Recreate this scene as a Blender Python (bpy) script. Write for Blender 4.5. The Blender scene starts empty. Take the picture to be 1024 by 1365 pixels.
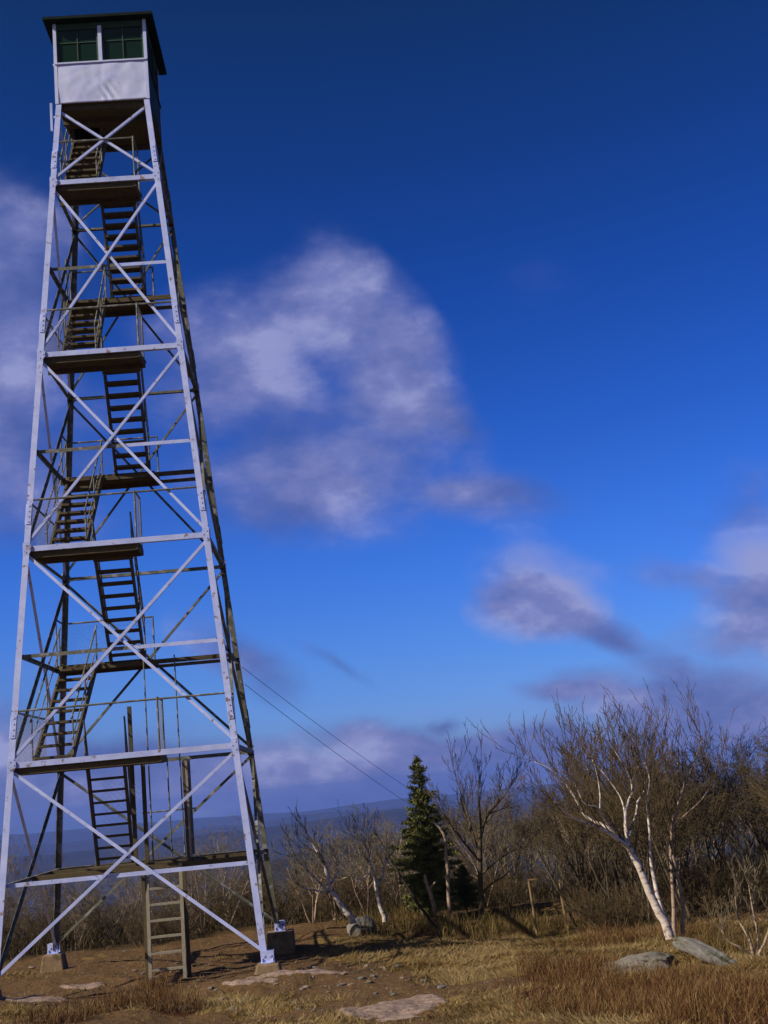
import bpy, math, random
import numpy as np
from mathutils import Vector, Matrix, Quaternion

R = math.radians
sc = bpy.context.scene
COL = sc.collection

# ------------------------------------------------------------------ camera numbers
F, PITCH, ROLL, EYE = 1627.1, 0.2158, -0.0937, 3.055
cp, sp, cr, sr = math.cos(PITCH), math.sin(PITCH), math.cos(ROLL), math.sin(ROLL)
FWD = Vector((0, cp, sp)); UP0 = Vector((0, -sp, cp)); RT0 = Vector((1, 0, 0))
RT = cr * RT0 + sr * UP0; UP = -sr * RT0 + cr * UP0
CAM = Vector((0, 0, EYE))

def ray(px, py):
    return FWD + RT * ((px - 512) / F) + UP * ((682.5 - py) / F)

def at(px, py, D):
    d = ray(px, py)
    return CAM + d * (D / d.y)

# ------------------------------------------------------------------ numpy value noise
_rs = np.random.RandomState(7)
_T = _rs.rand(256, 256)

def vnoise(x, y):
    x = np.asarray(x, float); y = np.asarray(y, float)
    xi = np.floor(x).astype(int); yi = np.floor(y).astype(int)
    fx = x - xi; fy = y - yi
    fx = fx * fx * (3 - 2 * fx); fy = fy * fy * (3 - 2 * fy)
    a = _T[xi & 255, yi & 255]; b = _T[(xi + 1) & 255, yi & 255]
    c = _T[xi & 255, (yi + 1) & 255]; d = _T[(xi + 1) & 255, (yi + 1) & 255]
    return (a * (1 - fx) + b * fx) * (1 - fy) + (c * (1 - fx) + d * fx) * fy

def fbm(x, y, oct=4):
    s = 0; a = .5; n = 0
    for i in range(oct):
        s = s + a * vnoise(x * 2 ** i + 17.3 * i, y * 2 ** i + 5.1 * i); n += a; a *= .5
    return s / n

def sstep(a, b, x):
    t = np.clip((x - a) / (b - a), 0, 1)
    return t * t * (3 - 2 * t)

# ------------------------------------------------------------------ ground height
def height(X, Y):
    X = np.asarray(X, float); Y = np.asarray(Y, float)
    z = np.interp(Y, [-40, 0, 8, 15, 20, 24, 30, 60], [1.0, 1.45, .72, .12, -.2, -.38, -.45, -.45])
    side = sstep(6, 16, X) * (1 - sstep(30, 45, Y))
    z = z + .18 * side
    r = np.hypot(X, Y)
    rr = np.hypot(X / 1.25, Y - 8)
    rr = rr - .06 * X                      # the brow lies a little nearer on the left
    d = np.maximum(rr - 25.5, 0)
    z = z - np.interp(d, [0, 3, 8, 20, 60, 200, 700, 1200, 2500], [0, .18, .8, 2.6, 10, 40, 150, 240, 340])
    z = z + .20 * np.exp(-((X + 3.1) / 1.3) ** 2 - ((Y - 23.6) / 1.2) ** 2)      # a little rise at the near right footing
    z = z + .22 * np.exp(-((X + 8.1) / 1.2) ** 2 - ((Y - 23.4) / 1.1) ** 2)
    near = 1 - sstep(60, 150, r)
    z = z + near * ((fbm(X * .35 + 3, Y * .35, 3) - .5) * .34 + (fbm(X * 1.6, Y * 1.6 + 9, 3) - .5) * .12
                    + (fbm(X * 7 + 1, Y * 7, 2) - .5) * .035)
    # far ridges: each a long crest at its own distance
    th = np.arctan2(X, Y)
    far = sstep(500, 900, r)
    z = z + far * (fbm(X * .0016 + 40, Y * .0016 + 40, 4) - .5) * 60
    for (rk, wk, el, amp, fq, off) in RIDGES:
        crest = EYE + rk * (el + amp * (fbm(th * fq + off, th * 0 + off, 4) - .5) * 2)
        if off == 1:   # the near hill sinks towards the left of the tower
            crest = crest - rk * .034 * sstep(-.04, -.20, th)
        if off == 2:
            crest = crest + rk * .006 * np.exp(-((th + .02) / .05) ** 2)
        w = np.exp(-np.abs((r - rk) / wk) ** 1.5)
        z = np.maximum(z, -350 + (crest + 350) * w) if rk > 2000 else np.maximum(z, np.where(r > rk * .35, -350 + (crest + 350) * w, -1e9))
    return z

RIDGES = [(1500, 420, -.042, .008, 9, 1), (4200, 1000, -.0300, .0075, 8, 2), (7200, 1200, -.0225, .0065, 9, 3), (10300, 1100, -.0165, .0060, 8, 4)]

def hz(x, y):
    return float(height(np.array([x]), np.array([y]))[0])

def ground(px, py):
    """where the line of sight through a photo pixel meets the ground"""
    d = ray(px, py); t = 5.0
    while t < 300:
        p = CAM + d * t
        if p.z < hz(p.x, p.y): break
        t += .25
    lo, hi = t - .25, t
    for i in range(12):
        m = (lo + hi) / 2; p = CAM + d * m
        if p.z < hz(p.x, p.y): hi = m
        else: lo = m
    return CAM + d * hi

# ------------------------------------------------------------------ materials
def new_mat(name):
    m = bpy.data.materials.new(name); m.use_nodes = True
    nt = m.node_tree
    return m, nt, nt.nodes['Principled BSDF']

def N(nt, t, **kw):
    n = nt.nodes.new(t)
    for k, v in kw.items(): setattr(n, k, v)
    return n

def mottled(name, c0, c1, scale=6, rough=.7, metal=0, bump=.15, bscale=30, spots=None, coords='Object', stretch=None, spec=.5):
    m, nt, b = new_mat(name)
    tc = N(nt, 'ShaderNodeTexCoord')
    src = tc.outputs[coords]
    if stretch:
        mp = N(nt, 'ShaderNodeMapping'); mp.inputs['Scale'].default_value = stretch
        nt.links.new(src, mp.inputs['Vector']); src = mp.outputs[0]
    n1 = N(nt, 'ShaderNodeTexNoise'); n1.inputs['Scale'].default_value = scale; n1.inputs['Detail'].default_value = 8
    n1.inputs['Roughness'].default_value = .65
    nt.links.new(src, n1.inputs['Vector'])
    rp = N(nt, 'ShaderNodeValToRGB'); rp.color_ramp.elements[0].position = .32; rp.color_ramp.elements[1].position = .68
    rp.color_ramp.elements[0].color = (*c0, 1); rp.color_ramp.elements[1].color = (*c1, 1)
    nt.links.new(n1.outputs['Fac'], rp.inputs[0])
    out = rp.outputs[0]
    if spots:
        col, sscale, thr, soft = spots
        n2 = N(nt, 'ShaderNodeTexNoise'); n2.inputs['Scale'].default_value = sscale; n2.inputs['Detail'].default_value = 6
        nt.links.new(src, n2.inputs['Vector'])
        mr = N(nt, 'ShaderNodeMapRange'); mr.inputs[1].default_value = thr; mr.inputs[2].default_value = thr + soft
        nt.links.new(n2.outputs['Fac'], mr.inputs[0])
        mx = N(nt, 'ShaderNodeMix', data_type='RGBA'); mx.inputs[7].default_value = (*col, 1)
        nt.links.new(mr.outputs[0], mx.inputs[0]); nt.links.new(out, mx.inputs[6]); out = mx.outputs[2]
    nt.links.new(out, b.inputs['Base Color'])
    b.inputs['Roughness'].default_value = rough; b.inputs['Metallic'].default_value = metal
    b.inputs['Specular IOR Level'].default_value = spec
    if bump:
        n3 = N(nt, 'ShaderNodeTexNoise'); n3.inputs['Scale'].default_value = bscale; n3.inputs['Detail'].default_value = 5
        nt.links.new(src, n3.inputs['Vector'])
        bp = N(nt, 'ShaderNodeBump'); bp.inputs['Strength'].default_value = bump; bp.inputs['Distance'].default_value = .02
        nt.links.new(n3.outputs['Fac'], bp.inputs['Height']); nt.links.new(bp.outputs[0], b.inputs['Normal'])
    return m

M = {}
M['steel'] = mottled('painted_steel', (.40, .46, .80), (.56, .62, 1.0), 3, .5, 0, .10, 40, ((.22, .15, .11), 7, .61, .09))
M['olive_steel'] = mottled('dark_olive_steel', (.080, .082, .060), (.175, .172, .135), 6, .7, 0, .15, 40, ((.26, .25, .27), 5, .56, .05))  # darker olive steel for rear and right members, half struts and rails
M['sheet'] = mottled('painted_sheet_metal', (.60, .64, 1.0), (.74, .77, 1.0), 2.6, .36, .15, .22, 5, ((.42, .40, .46), 5, .68, .10))
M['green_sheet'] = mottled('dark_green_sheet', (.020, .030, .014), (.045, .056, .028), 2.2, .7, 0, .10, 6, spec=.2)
M['wood'] = mottled('weathered_wood', (.055, .040, .016), (.12, .088, .04), 7, .85, 0, .3, 40, stretch=(1, 1, 4))
M['wood_grey'] = mottled('silvered_wood', (.20, .17, .12), (.36, .32, .25), 7, .85, 0, .3, 40, stretch=(6, 6, 1))
M['post_wood'] = mottled('post_wood', (.17, .11, .045), (.28, .19, .09), 7, .85, 0, .3, 40, stretch=(6, 6, 1))
M['boards'] = mottled('cabin_boards', (.075, .06, .022), (.12, .10, .04), 5, .85, 0, .3, 30, stretch=(1, 7, 1))
M['roof'] = mottled('green_roof', (.004, .010, .007), (.008, .018, .011), 5, .85, 0, .1, 30, spec=.15)
M['frame_green'] = mottled('green_frame', (.02, .055, .03), (.04, .09, .05), 8, .6, 0, .1, 30)
M['concrete'] = mottled('footing_concrete', (.16, .10, .05), (.26, .18, .10), 5, .9, 0, .5, 25, ((.10, .07, .035), 4, .56, .1))
M['mesh'] = mottled('fence_wire', (.16, .16, .17), (.24, .24, .25), 5, .6, .3, 0)
M['rock'] = mottled('pale_rock', (.13, .115, .095), (.26, .235, .205), 3, .9, 0, .9, 12, ((.09, .085, .05), 5, .55, .08))
M['pink_rock'] = mottled('pink_rock', (.17, .115, .088), (.34, .245, .205), 3, .9, 0, .7, 12, ((.17, .10, .06), 6, .56, .1))
M['grey_rock'] = mottled('lichen_rock', (.13, .12, .105), (.27, .25, .23), 4, .9, 0, .9, 14, ((.12, .12, .07), 5, .56, .06))
M['cable'] = mottled('black_cable', (.02, .02, .03), (.03, .03, .04), 5, .6, 0, 0)
M['twig'] = mottled('dark_twig', (.052, .036, .014), (.13, .09, .037), 1.3, .85, 0, 0)
M['twig_red'] = mottled('reddish_twig', (.060, .038, .014), (.15, .098, .042), 1.3, .85, 0, 0)
M['bark'] = mottled('grey_bark', (.055, .042, .022), (.13, .10, .06), 9, .9, 0, .5, 40)
M['twig_grey'] = mottled('silver_twig', (.11, .085, .048), (.25, .20, .13), 2, .85, 0, 0)
M['needles'] = mottled('spruce_needles', (.062, .082, .019), (.235, .23, .06), 3, .75, 0, 0)
M['glass'], nt, b = new_mat('dark_window_glass')
b.inputs['Base Color'].default_value = (.008, .025, .014, 1); b.inputs['Roughness'].default_value = .06
b.inputs['Specular IOR Level'].default_value = .5

def birch_mat(name, c0, c1):
    m, nt, b = new_mat(name)
    tc = N(nt, 'ShaderNodeTexCoord')
    mp = N(nt, 'ShaderNodeMapping'); mp.inputs['Scale'].default_value = (2.6, 2.6, 5.5)
    nt.links.new(tc.outputs['Object'], mp.inputs['Vector'])
    n1 = N(nt, 'ShaderNodeTexNoise'); n1.inputs['Scale'].default_value = 2.6; n1.inputs['Detail'].default_value = 9; n1.inputs['Roughness'].default_value = .7
    nt.links.new(mp.outputs[0], n1.inputs['Vector'])
    rp = N(nt, 'ShaderNodeValToRGB')
    e = rp.color_ramp.elements; e[0].position = .38; e[0].color = (.04, .03, .023, 1); e[1].position = .46; e[1].color = (*c0, 1)
    k = e.new(.7); k.color = (*c1, 1)
    nt.links.new(n1.outputs['Fac'], rp.inputs[0]); nt.links.new(rp.outputs[0], b.inputs['Base Color'])
    b.inputs['Roughness'].default_value = .8
    bp = N(nt, 'ShaderNodeBump'); bp.inputs['Strength'].default_value = .3; bp.inputs['Distance'].default_value = .02
    nt.links.new(n1.outputs['Fac'], bp.inputs['Height']); nt.links.new(bp.outputs[0], b.inputs['Normal'])
    return m
M['dark_stem'] = mottled('rotting_stem', (.016, .012, .007), (.04, .03, .018), 6, .9, 0, .3, 40)
M['birch'] = birch_mat('white_birch_bark', (.52, .43, .38), (.76, .68, .62))
M['birch_tan'] = birch_mat('tan_birch_bark', (.30, .21, .15), (.46, .35, .26))

# blades take a little colour from where they stand and a little from their own number
def blade_mat(name, cols, scale=.6):
    m, nt, b = new_mat(name)
    tc = N(nt, 'ShaderNodeTexCoord')
    n1 = N(nt, 'ShaderNodeTexNoise'); n1.inputs['Scale'].default_value = scale; n1.inputs['Detail'].default_value = 5
    nt.links.new(tc.outputs['Object'], n1.inputs['Vector'])
    at_ = N(nt, 'ShaderNodeAttribute'); at_.attribute_name = 'tone'
    ad = N(nt, 'ShaderNodeMath', operation='MULTIPLY_ADD'); ad.inputs[1].default_value = .55
    nt.links.new(at_.outputs['Fac'], ad.inputs[0])
    ml = N(nt, 'ShaderNodeMath', operation='MULTIPLY'); ml.inputs[1].default_value = .55
    nt.links.new(n1.outputs['Fac'], ml.inputs[0]); nt.links.new(ml.outputs[0], ad.inputs[2])
    rp = N(nt, 'ShaderNodeValToRGB'); e = rp.color_ramp.elements
    ps = [.15 + .7 * i / (len(cols) - 1) for i in range(len(cols))]
    e[0].position = ps[0]; e[0].color = (*cols[0], 1); e[1].position = ps[-1]; e[1].color = (*cols[-1], 1)
    for p, c in zip(ps[1:-1], cols[1:-1]): e.new(p).color = (*c, 1)
    nt.links.new(ad.outputs[0], rp.inputs[0]); nt.links.new(rp.outputs[0], b.inputs['Base Color'])
    b.inputs['Roughness'].default_value = .8; b.inputs['Specular IOR Level'].default_value = .2
    return m
M['gold_grass'] = blade_mat('golden_grass', [(.075, .046, .017), (.19, .128, .052), (.36, .265, .125)])
M['litter'] = blade_mat('dead_leaf_bits', [(.09, .045, .018), (.17, .10, .045), (.36, .26, .16)], 2)
M['tall_grass'] = blade_mat('tall_dry_grass', [(.06, .042, .012), (.145, .10, .032), (.25, .18, .062)])
M['heath'] = blade_mat('heath_twigs', [(.034, .014, .006), (.085, .034, .012), (.15, .075, .025), (.27, .18, .075)], 1.6)
M['brush'] = blade_mat('brush_twigs', [(.026, .019, .007), (.058, .040, .016), (.115, .08, .034)], .5)

# ------------------------------------------------------------------ mesh helpers
class MB:
    def __init__(s): s.v = []; s.f = []
    def add(s, vs, fs):
        o = len(s.v); s.v.extend([tuple(v) for v in vs]); s.f.extend([tuple(i + o for i in f) for f in fs])
    def box(s, lo, hi):
        (a, b, c), (d, e, f) = lo, hi
        s.add([(a, b, c), (d, b, c), (d, e, c), (a, e, c), (a, b, f), (d, b, f), (d, e, f), (a, e, f)],
              [(0, 3, 2, 1), (4, 5, 6, 7), (0, 1, 5, 4), (1, 2, 6, 5), (2, 3, 7, 6), (3, 0, 4, 7)])
    def prof(s, p, q, na, nb, pts):
        p, q = Vector(p), Vector(q); n = len(pts)
        vs = [p + na * a + nb * b for a, b in pts] + [q + na * a + nb * b for a, b in pts]
        fs = [(i, (i + 1) % n, n + (i + 1) % n, n + i) for i in range(n)] + [tuple(range(n - 1, -1, -1)), tuple(range(n, 2 * n))]
        s.add(vs, fs)
    def angle(s, p, q, na, nb, w, t=.009):
        s.prof(p, q, na, nb, [(0, 0), (w, 0), (w, t), (t, t), (t, w), (0, w)])
    def bar(s, p, q, na, nb, wa, wb):
        s.prof(p, q, na, nb, [(-wa / 2, -wb / 2), (wa / 2, -wb / 2), (wa / 2, wb / 2), (-wa / 2, wb / 2)])
    def pole(s, p, q, r, r2=None, n=6):
        p, q = Vector(p), Vector(q); a = (q - p).normalized()
        x = a.orthogonal().normalized(); y = a.cross(x); r2 = r if r2 is None else r2
        c = [(math.cos(2 * math.pi * i / n), math.sin(2 * math.pi * i / n)) for i in range(n)]
        vs = [p + (x * u + y * v) * r for u, v in c] + [q + (x * u + y * v) * r2 for u, v in c]
        s.add(vs, [(i, (i + 1) % n, n + (i + 1) % n, n + i) for i in range(n)] + [tuple(range(n - 1, -1, -1)), tuple(range(n, 2 * n))])
    def tube(s, pts, rad, n=7):
        """a smooth tapering tube through the points"""
        pts = [Vector(p) for p in pts]; k = len(pts); vs = []
        t0 = (pts[1] - pts[0]).normalized(); x = t0.orthogonal().normalized()
        for i in range(k):
            t = (pts[min(i + 1, k - 1)] - pts[max(i - 1, 0)]).normalized()
            x = (x - t * x.dot(t)).normalized(); y = t.cross(x)
            for j in range(n):
                a = 2 * math.pi * j / n
                vs.append(pts[i] + (x * math.cos(a) + y * math.sin(a)) * rad[i])
        fs = [(i * n + j, i * n + (j + 1) % n, (i + 1) * n + (j + 1) % n, (i + 1) * n + j) for i in range(k - 1) for j in range(n)]
        fs.append(tuple(range((k - 1) * n, k * n)))
        s.add(vs, fs)
    def build(s, name, mat, parent=None, smooth=False):
        me = bpy.data.meshes.new(name); me.from_pydata(s.v, [], s.f); me.materials.append(mat)
        if smooth: me.shade_smooth()
        o = bpy.data.objects.new(name, me); COL.objects.link(o); o.parent = parent
        return o

def np_mesh(name, v, quads, mat, parent=None, tone=None, tris=None):
    me = bpy.data.meshes.new(name)
    v = np.asarray(v, np.float32); q = np.asarray(quads, np.int32).reshape(-1, 4)
    t = np.zeros((0, 3), np.int32) if tris is None else np.asarray(tris, np.int32).reshape(-1, 3)
    me.vertices.add(len(v)); me.vertices.foreach_set('co', v.ravel())
    me.loops.add(q.size + t.size); me.loops.foreach_set('vertex_index', np.concatenate([q.ravel(), t.ravel()]))
    me.polygons.add(len(q) + len(t))
    me.polygons.foreach_set('loop_start', np.concatenate([np.arange(len(q)) * 4, q.size + np.arange(len(t)) * 3]).astype(np.int32))
    me.polygons.foreach_set('loop_total', np.concatenate([np.full(len(q), 4), np.full(len(t), 3)]).astype(np.int32))
    if tone is not None:
        a = me.attributes.new('tone', 'FLOAT', 'POINT'); a.data.foreach_set('value', np.asarray(tone, np.float32))
    me.update(calc_edges=True); me.validate()
    me.materials.append(mat)
    o = bpy.data.objects.new(name, me); COL.objects.link(o); o.parent = parent
    return o

def tag(o, label=None, cat=None, group=None, kind=None):
    if label: o['label'] = label
    if cat: o['category'] = cat
    if group: o['group'] = group
    if kind: o['kind'] = kind
    return o

def empty(name, loc=(0, 0, 0), rz=0):
    o = bpy.data.objects.new(name, None); COL.objects.link(o); o.location = loc; o.rotation_euler = (0, 0, rz)
    o.empty_display_size = .2
    return o

def copy_tree(o, parent=None):
    c = o.copy(); COL.objects.link(c)
    if parent is not None: c.parent = parent
    for ch in KIDS.get(o.name, []): copy_tree(ch, c)
    return c
KIDS = {}

# ------------------------------------------------------------------ the tower
TX, TY, YAW, W0, ZC, HC = -5.6397, 26.4334, .0577, 2.5516, 18.90, 1.067
Z1, Z2, Z3, Z4, ZM4 = 16.848, 12.643, 8.336, 3.994, 1.80
ZS, ZT = 19.90, 20.96
tower = empty('fire_lookout_tower', (TX, TY, 0), YAW)
tag(tower, 'tall white steel lattice fire lookout tower with zigzag stairs and windowed cabin on top', 'lookout tower')

def W(z): return W0 + (HC - W0) * z / ZC
def corner(sx, sy, z): return Vector((sx * W(z), sy * W(z), z))
X, Y, Zv = Vector((1, 0, 0)), Vector((0, 1, 0)), Vector((0, 0, 1))

def tl(u, v, z):      # tower coordinates to world
    c, s = math.cos(YAW), math.sin(YAW)
    return Vector((TX + c * u - s * v, TY + s * u + c * v, z))

for sx in (-1, 1):
    for sy in (-1, 1):
        m = MB(); na, nb = X * -sx, Y * -sy
        m.angle(corner(sx, sy, .02), corner(sx, sy, ZC - .02), na, nb, .125, .014)
        for z in (Z4 + .75, Z3 + .75, Z2 + .75, Z1 + .6):          # splice plates with bolt heads
            p, q = corner(sx, sy, z - .22), corner(sx, sy, z + .22)
            m.bar(p + na * .062 - nb * .008, q + na * .062 - nb * .008, na, nb, .10, .012)
            m.bar(p + nb * .062 - na * .008, q + nb * .062 - na * .008, nb, na, .10, .012)
            for k in range(4):
                c = p.lerp(q, (k + .5) / 4) + na * .062
                m.pole(c - nb * .026, c - nb * .012, .014)
        leg = m.build('leg', M['steel' if sy < 0 else 'olive_steel'], tower)
        s = MB(); c = corner(sx, sy, 0)
        s.box((c.x - .13, c.y - .13, -.05), (c.x + .13, c.y + .13, -.03))
        for k in (-1, 1):
            s.box((c.x - .12, c.y + k * .085 - .008, -.03), (c.x + .12, c.y + k * .085 + .008, .17))
            s.pole((c.x + k * .1, c.y - .1, -.03), (c.x + k * .1, c.y - .1, .04), .018)
            s.pole((c.x + k * .06, c.y - .105, .08), (c.x + k * .06, c.y - .09, .08), .024)
        s.build('anchor_shoe', M['steel'], leg)
        # concrete footing, tapering
        t = MB(); g = hz(*tl(c.x, c.y, 0).xy) - .35; a, bt = (.21 if sx > 0 or sy > 0 else .15), (.32 if sx > 0 or sy > 0 else .19)
        if (sx, sy) == (1, 1): a = .30
        vs = [(c.x + i * a, c.y + j * a, -.055) for i, j in ((-1, -1), (1, -1), (1, 1), (-1, 1))] + \
             [(c.x + i * bt, c.y + j * bt, g) for i, j in ((-1, -1), (1, -1), (1, 1), (-1, 1))]
        t.add(vs, [(0, 1, 2, 3), (4, 7, 6, 5), (0, 4, 5, 1), (1, 5, 6, 2), (2, 6, 7, 3), (3, 7, 4, 0)])
        f = t.build('footing', M['concrete'], tower)
        bv = f.modifiers.new('edges', 'BEVEL'); bv.width = .03; bv.segments = 2

faces = [((-1, -1), (1, -1), -Y), ((1, -1), (1, 1), X), ((1, 1), (-1, 1), Y), ((-1, 1), (-1, -1), -X)]
LV = [0.10, Z4, Z3, Z2, Z1, ZC - .06]
for fi, (ca, cb, n) in enumerate(faces):
    front = fi == 0
    for k in range(5):
        lo, hi = LV[k], LV[k + 1]
        dz = .05 if k else 0
        for bi, (c0, c1) in enumerate(((ca, cb), (cb, ca))):
            p, q = corner(*c0, lo + dz), corner(*c1, hi - .05)
            ax = (q - p).normalized(); p = p + ax * .05; q = q - ax * .05
            na = n.cross(ax).normalized()
            if na.z < 0: na = -na
            sh = -n * (.016 + .028 * bi)
            m = MB(); w = .062 if k < 2 else .056
            m.angle(p + sh - na * w / 2, q + sh - na * w / 2, na, -n, w, .007)
            m.build('diagonal_brace', M['steel' if front or (fi == 3 and bi == 0) else 'olive_steel'], tower)
        # horizontal at the upper joint of this bay
        if k < 4:
            p, q = corner(*ca, hi), corner(*cb, hi); ax = (q - p).normalized()
            m = MB(); w = .11 if front else .085
            m.angle(p - n * .016 + ax * .02 + Zv * -.05, q - n * .016 - ax * .02 + Zv * -.05, Zv, -n, w, .009)
            m.build('horizontal_strut', M['steel' if front else 'olive_steel'], tower)
            # mid strut in two lengths
            zm = ZM4 if k == 0 else (lo + hi) / 2
            p, q = corner(*ca, zm), corner(*cb, zm)
            mid = p.lerp(q, .56 if k else .44)
            for (a, b_, mt) in ((p, mid - ax * .004, 'olive_steel' if k or not front else 'steel'), (mid + ax * .004, q, 'steel' if front else 'olive_steel')):
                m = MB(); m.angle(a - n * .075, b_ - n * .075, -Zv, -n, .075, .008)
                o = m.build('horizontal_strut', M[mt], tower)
                if front and mt == 'olive_steel': o['label'] = 'dark half of the horizontal strut'
        if k:
            # gusset plates at the joint
            for c, other in ((ca, cb), (cb, ca)):
                j = corner(*c, lo); ax = (corner(*other, lo) - j).normalized()
                m = MB()
                o = j + n * .004
                m.prof(o, o + n * .008, ax, Zv, [(.0, -.13), (.10, -.13), (.16, -.03), (.16, .06), (.10, .14), (0, .14)])
                for du, dv in ((.05, -.07), (.05, .08), (.12, .01)):
                    m.pole(o + ax * du + Zv * dv, o + ax * du + Zv * dv + n * .018, .013)
                m.build('gusset_plate', M['steel'], tower)

# landings ----------------------------------------------------------
def landing(u0, u1, v0, v1, z, along='u', joists=True, mat='wood'):
    m = MB(); rnd = random.Random(int(z * 100))
    if along == 'u':
        n = max(2, round((v1 - v0) / .19)); s = (v1 - v0) / n
        for i in range(n):
            e0, e1 = rnd.uniform(-.03, .03), rnd.uniform(-.03, .03)
            m.box((u0 + e0, v0 + i * s + .006, z - .045), (u1 + e1, v0 + (i + 1) * s - .006, z + rnd.uniform(-.004, .004)))
    o = m.build('landing', M[mat], tower)
    if joists:
        for v in (v0 + .03, v1 - .08):
            j = MB(); j.box((u0 - .02, v, z - .16), (u1 - .05, v + .05, z - .047)); j.build('joist', M['wood'], o)
        j = MB(); j.box((u1 - .048, v0 + .02, z - .15), (u1, v1 - .02, z - .047)); j.build('joist', M['wood'], o)
    return o

FLIGHT_W = .74
def flight(u_lo, u_hi, v_lo, v_hi, z_lo, z_hi, n=9, rails=(1, 1)):
    """two stringers with open treads; lower end at v_lo, upper end at v_hi"""
    a, b = Vector((u_lo, v_lo, z_lo)), Vector((u_hi, v_hi, z_hi)); ax = (b - a).normalized()
    up = Vector((0, -ax.z, ax.y)) if ax.y > 0 else Vector((0, ax.z, -ax.y)); up.normalize()
    hw = FLIGHT_W / 2
    m = MB()
    for s in (-1, 1):
        m.bar(a + X * s * hw - up * .02, b + X * s * hw - up * .02, X, up, .045, .19)
    st = m.build('stair_flight', M['wood'], tower)
    for i in range(n):
        c = a.lerp(b, (i + .6) / n)
        t = MB(); t.box((c.x - hw + .03, c.y - .13, c.z - .025), (c.x + hw - .03, c.y + .13, c.z + .025))
        t.build('tread', M['wood'], st)
    for s in (-1, 1):
        if not rails[0 if s < 0 else 1]: continue
        h = MB(); o = X * s * (hw + .04)
        h.pole(a + o + Zv * .88, b + o + Zv * .88, .020)
        h.pole(a + o + Zv * .46, b + o + Zv * .46, .014)
        for t in (.04, .5, .96):
            c = a.lerp(b, t) + o; h.pole(c - Zv * .05, c + Zv * .9, .018)
        h.build('handrail', M['olive_steel'], st)
    return st

def mesh_panel(p, q, hgt, pitch=.085, name='mesh_panel'):
    """chain link panel of crossing wires between p and q"""
    p, q = Vector(p), Vector(q); L = (q - p).length; ax = (q - p).normalized(); nn = ax.cross(Zv)
    m = MB()
    for sgn in (1, -1):
        k = -hgt
        while k < L:
            a, b = k, k + hgt
            s0, s1 = max(a, 0), min(b, L)
            if s1 - s0 > .02:
                z0, z1 = s0 - a, s1 - a
                if sgn < 0: z0, z1 = hgt - z0, hgt - z1
                o = nn * (.004 * sgn)
                m.pole(p + ax * s0 + Zv * z0 + o, p + ax * s1 + Zv * z1 + o, .0022, n=3)
            k += pitch
    return m.build(name, M['mesh'], tower)

def rail(pts, name='guard_rail', r=.021, mat='olive_steel'):
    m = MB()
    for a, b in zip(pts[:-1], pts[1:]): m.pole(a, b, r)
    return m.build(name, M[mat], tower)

fl_right = {1: (.14, .12), 2: (-.02, .06), 3: (-.38, -.25), 4: (-.74, -.52)}     # centre across (bottom, top) of the flight below landing k
fl_left = {0: (-.66, -.66), 1: (-.78, -.86), 2: (-1.10, -1.18), 3: (-1.46, -1.54)}   # flight above landing k+1 ...
zl = {1: Z1, 2: Z2, 3: Z3, 4: Z4}
mids = {1: (Z1 + Z2) / 2 - .02, 2: (Z2 + Z3) / 2 + .03, 3: (Z3 + Z4) / 2 + .08}
ends = {1: .68, 2: .62, 3: .42, 4: .72}
for k in (1, 2, 3, 4):
    z = zl[k]; w = W(z)
    u1 = ends[k]
    v0 = -w + .05; v1 = v0 + .80
    landing(-w + .06, u1, v0, v1, z - .02)
    # guard rails
    e = w - .02
    wr = W(z + 1.05)
    rail([(-wr, -wr + .02, z + 1.05), (wr if k > 1 else u1, -wr + .02, z + 1.05)])
    rail([(-wr + .01, -wr, z + 1.05), (-wr + .01, wr * .55, z + 1.05)])
    rail([(u1 - .03, v0 + .05, z - .05), (u1 - .03, v0 + .05, z + 1.08), (u1 - .03, v1 - .05, z + 1.08), (u1 - .03, v1 - .05, z - .05)])
    if k >= 2:
        mesh_panel((u1 - .03, v0 + .05, z + .03), (u1 - .03, v1 - .05, z + .03), 1.03)
        mesh_panel((-w + .12, -w + .06, z + .03), (-w + .75, -w + .06, z + .03), 1.02)
        mesh_panel((-w + .10, -w + .1, z + .03), (-w + .10, w * .3, z + .03), 1.02)
for k in (1, 2, 3):
    z = mids[k]; w = W(z)
    v1 = w - .06; v0 = v1 - .84
    landing(-w + .08, fl_right[k][0] + .52, v0, v1, z, mat='wood')
    m = MB(); m.box((-w + .02, v0 - .06, z - .15), (w - .05, v0 - .012, z - .05)); m.build('cross_beam', M['wood'], tower)
    wr = W(z + 1.05)
    rail([(-wr + .02, wr - .03, z + 1.05), (fl_right[k][0] + .5, wr - .03, z + 1.05), (fl_right[k][0] + .5, wr - .03, z - .02)])
    rail([(-wr + .02, wr - .03, z + 1.05), (-wr + .02, v0, z + 1.05), (-wr + .02, v0, z - .02)])
    mesh_panel((-w + .1, w - .045, z + .02), (fl_right[k][0] + .5, w - .045, z + .02), 1.02)
    # left flight: from front landing k+1 up to this one
    zf = zl[k + 1]; wf = W(zf)
    flight(fl_left[k][1], fl_left[k][0], -wf + .72, v0 + .02, zf - .02, z - .03, 9)
    # right flight: from this one up to front landing k
    zf = zl[k]; wf = W(zf)
    flight(fl_right[k][0], fl_right[k][1], v0 + .05, -wf + .92, z - .02, zf - .05, 9)
# top flight into the cabin, lowest flight to the low landing
w = W(Z1)
flight(-.70, -.60, -w + .60, .45, Z1 - .02, ZC - .12, 9)
flight(fl_right[4][0], fl_right[4][1], .62, -W(Z4) + .95, ZM4 + .04, Z4 - .05, 9)
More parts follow.
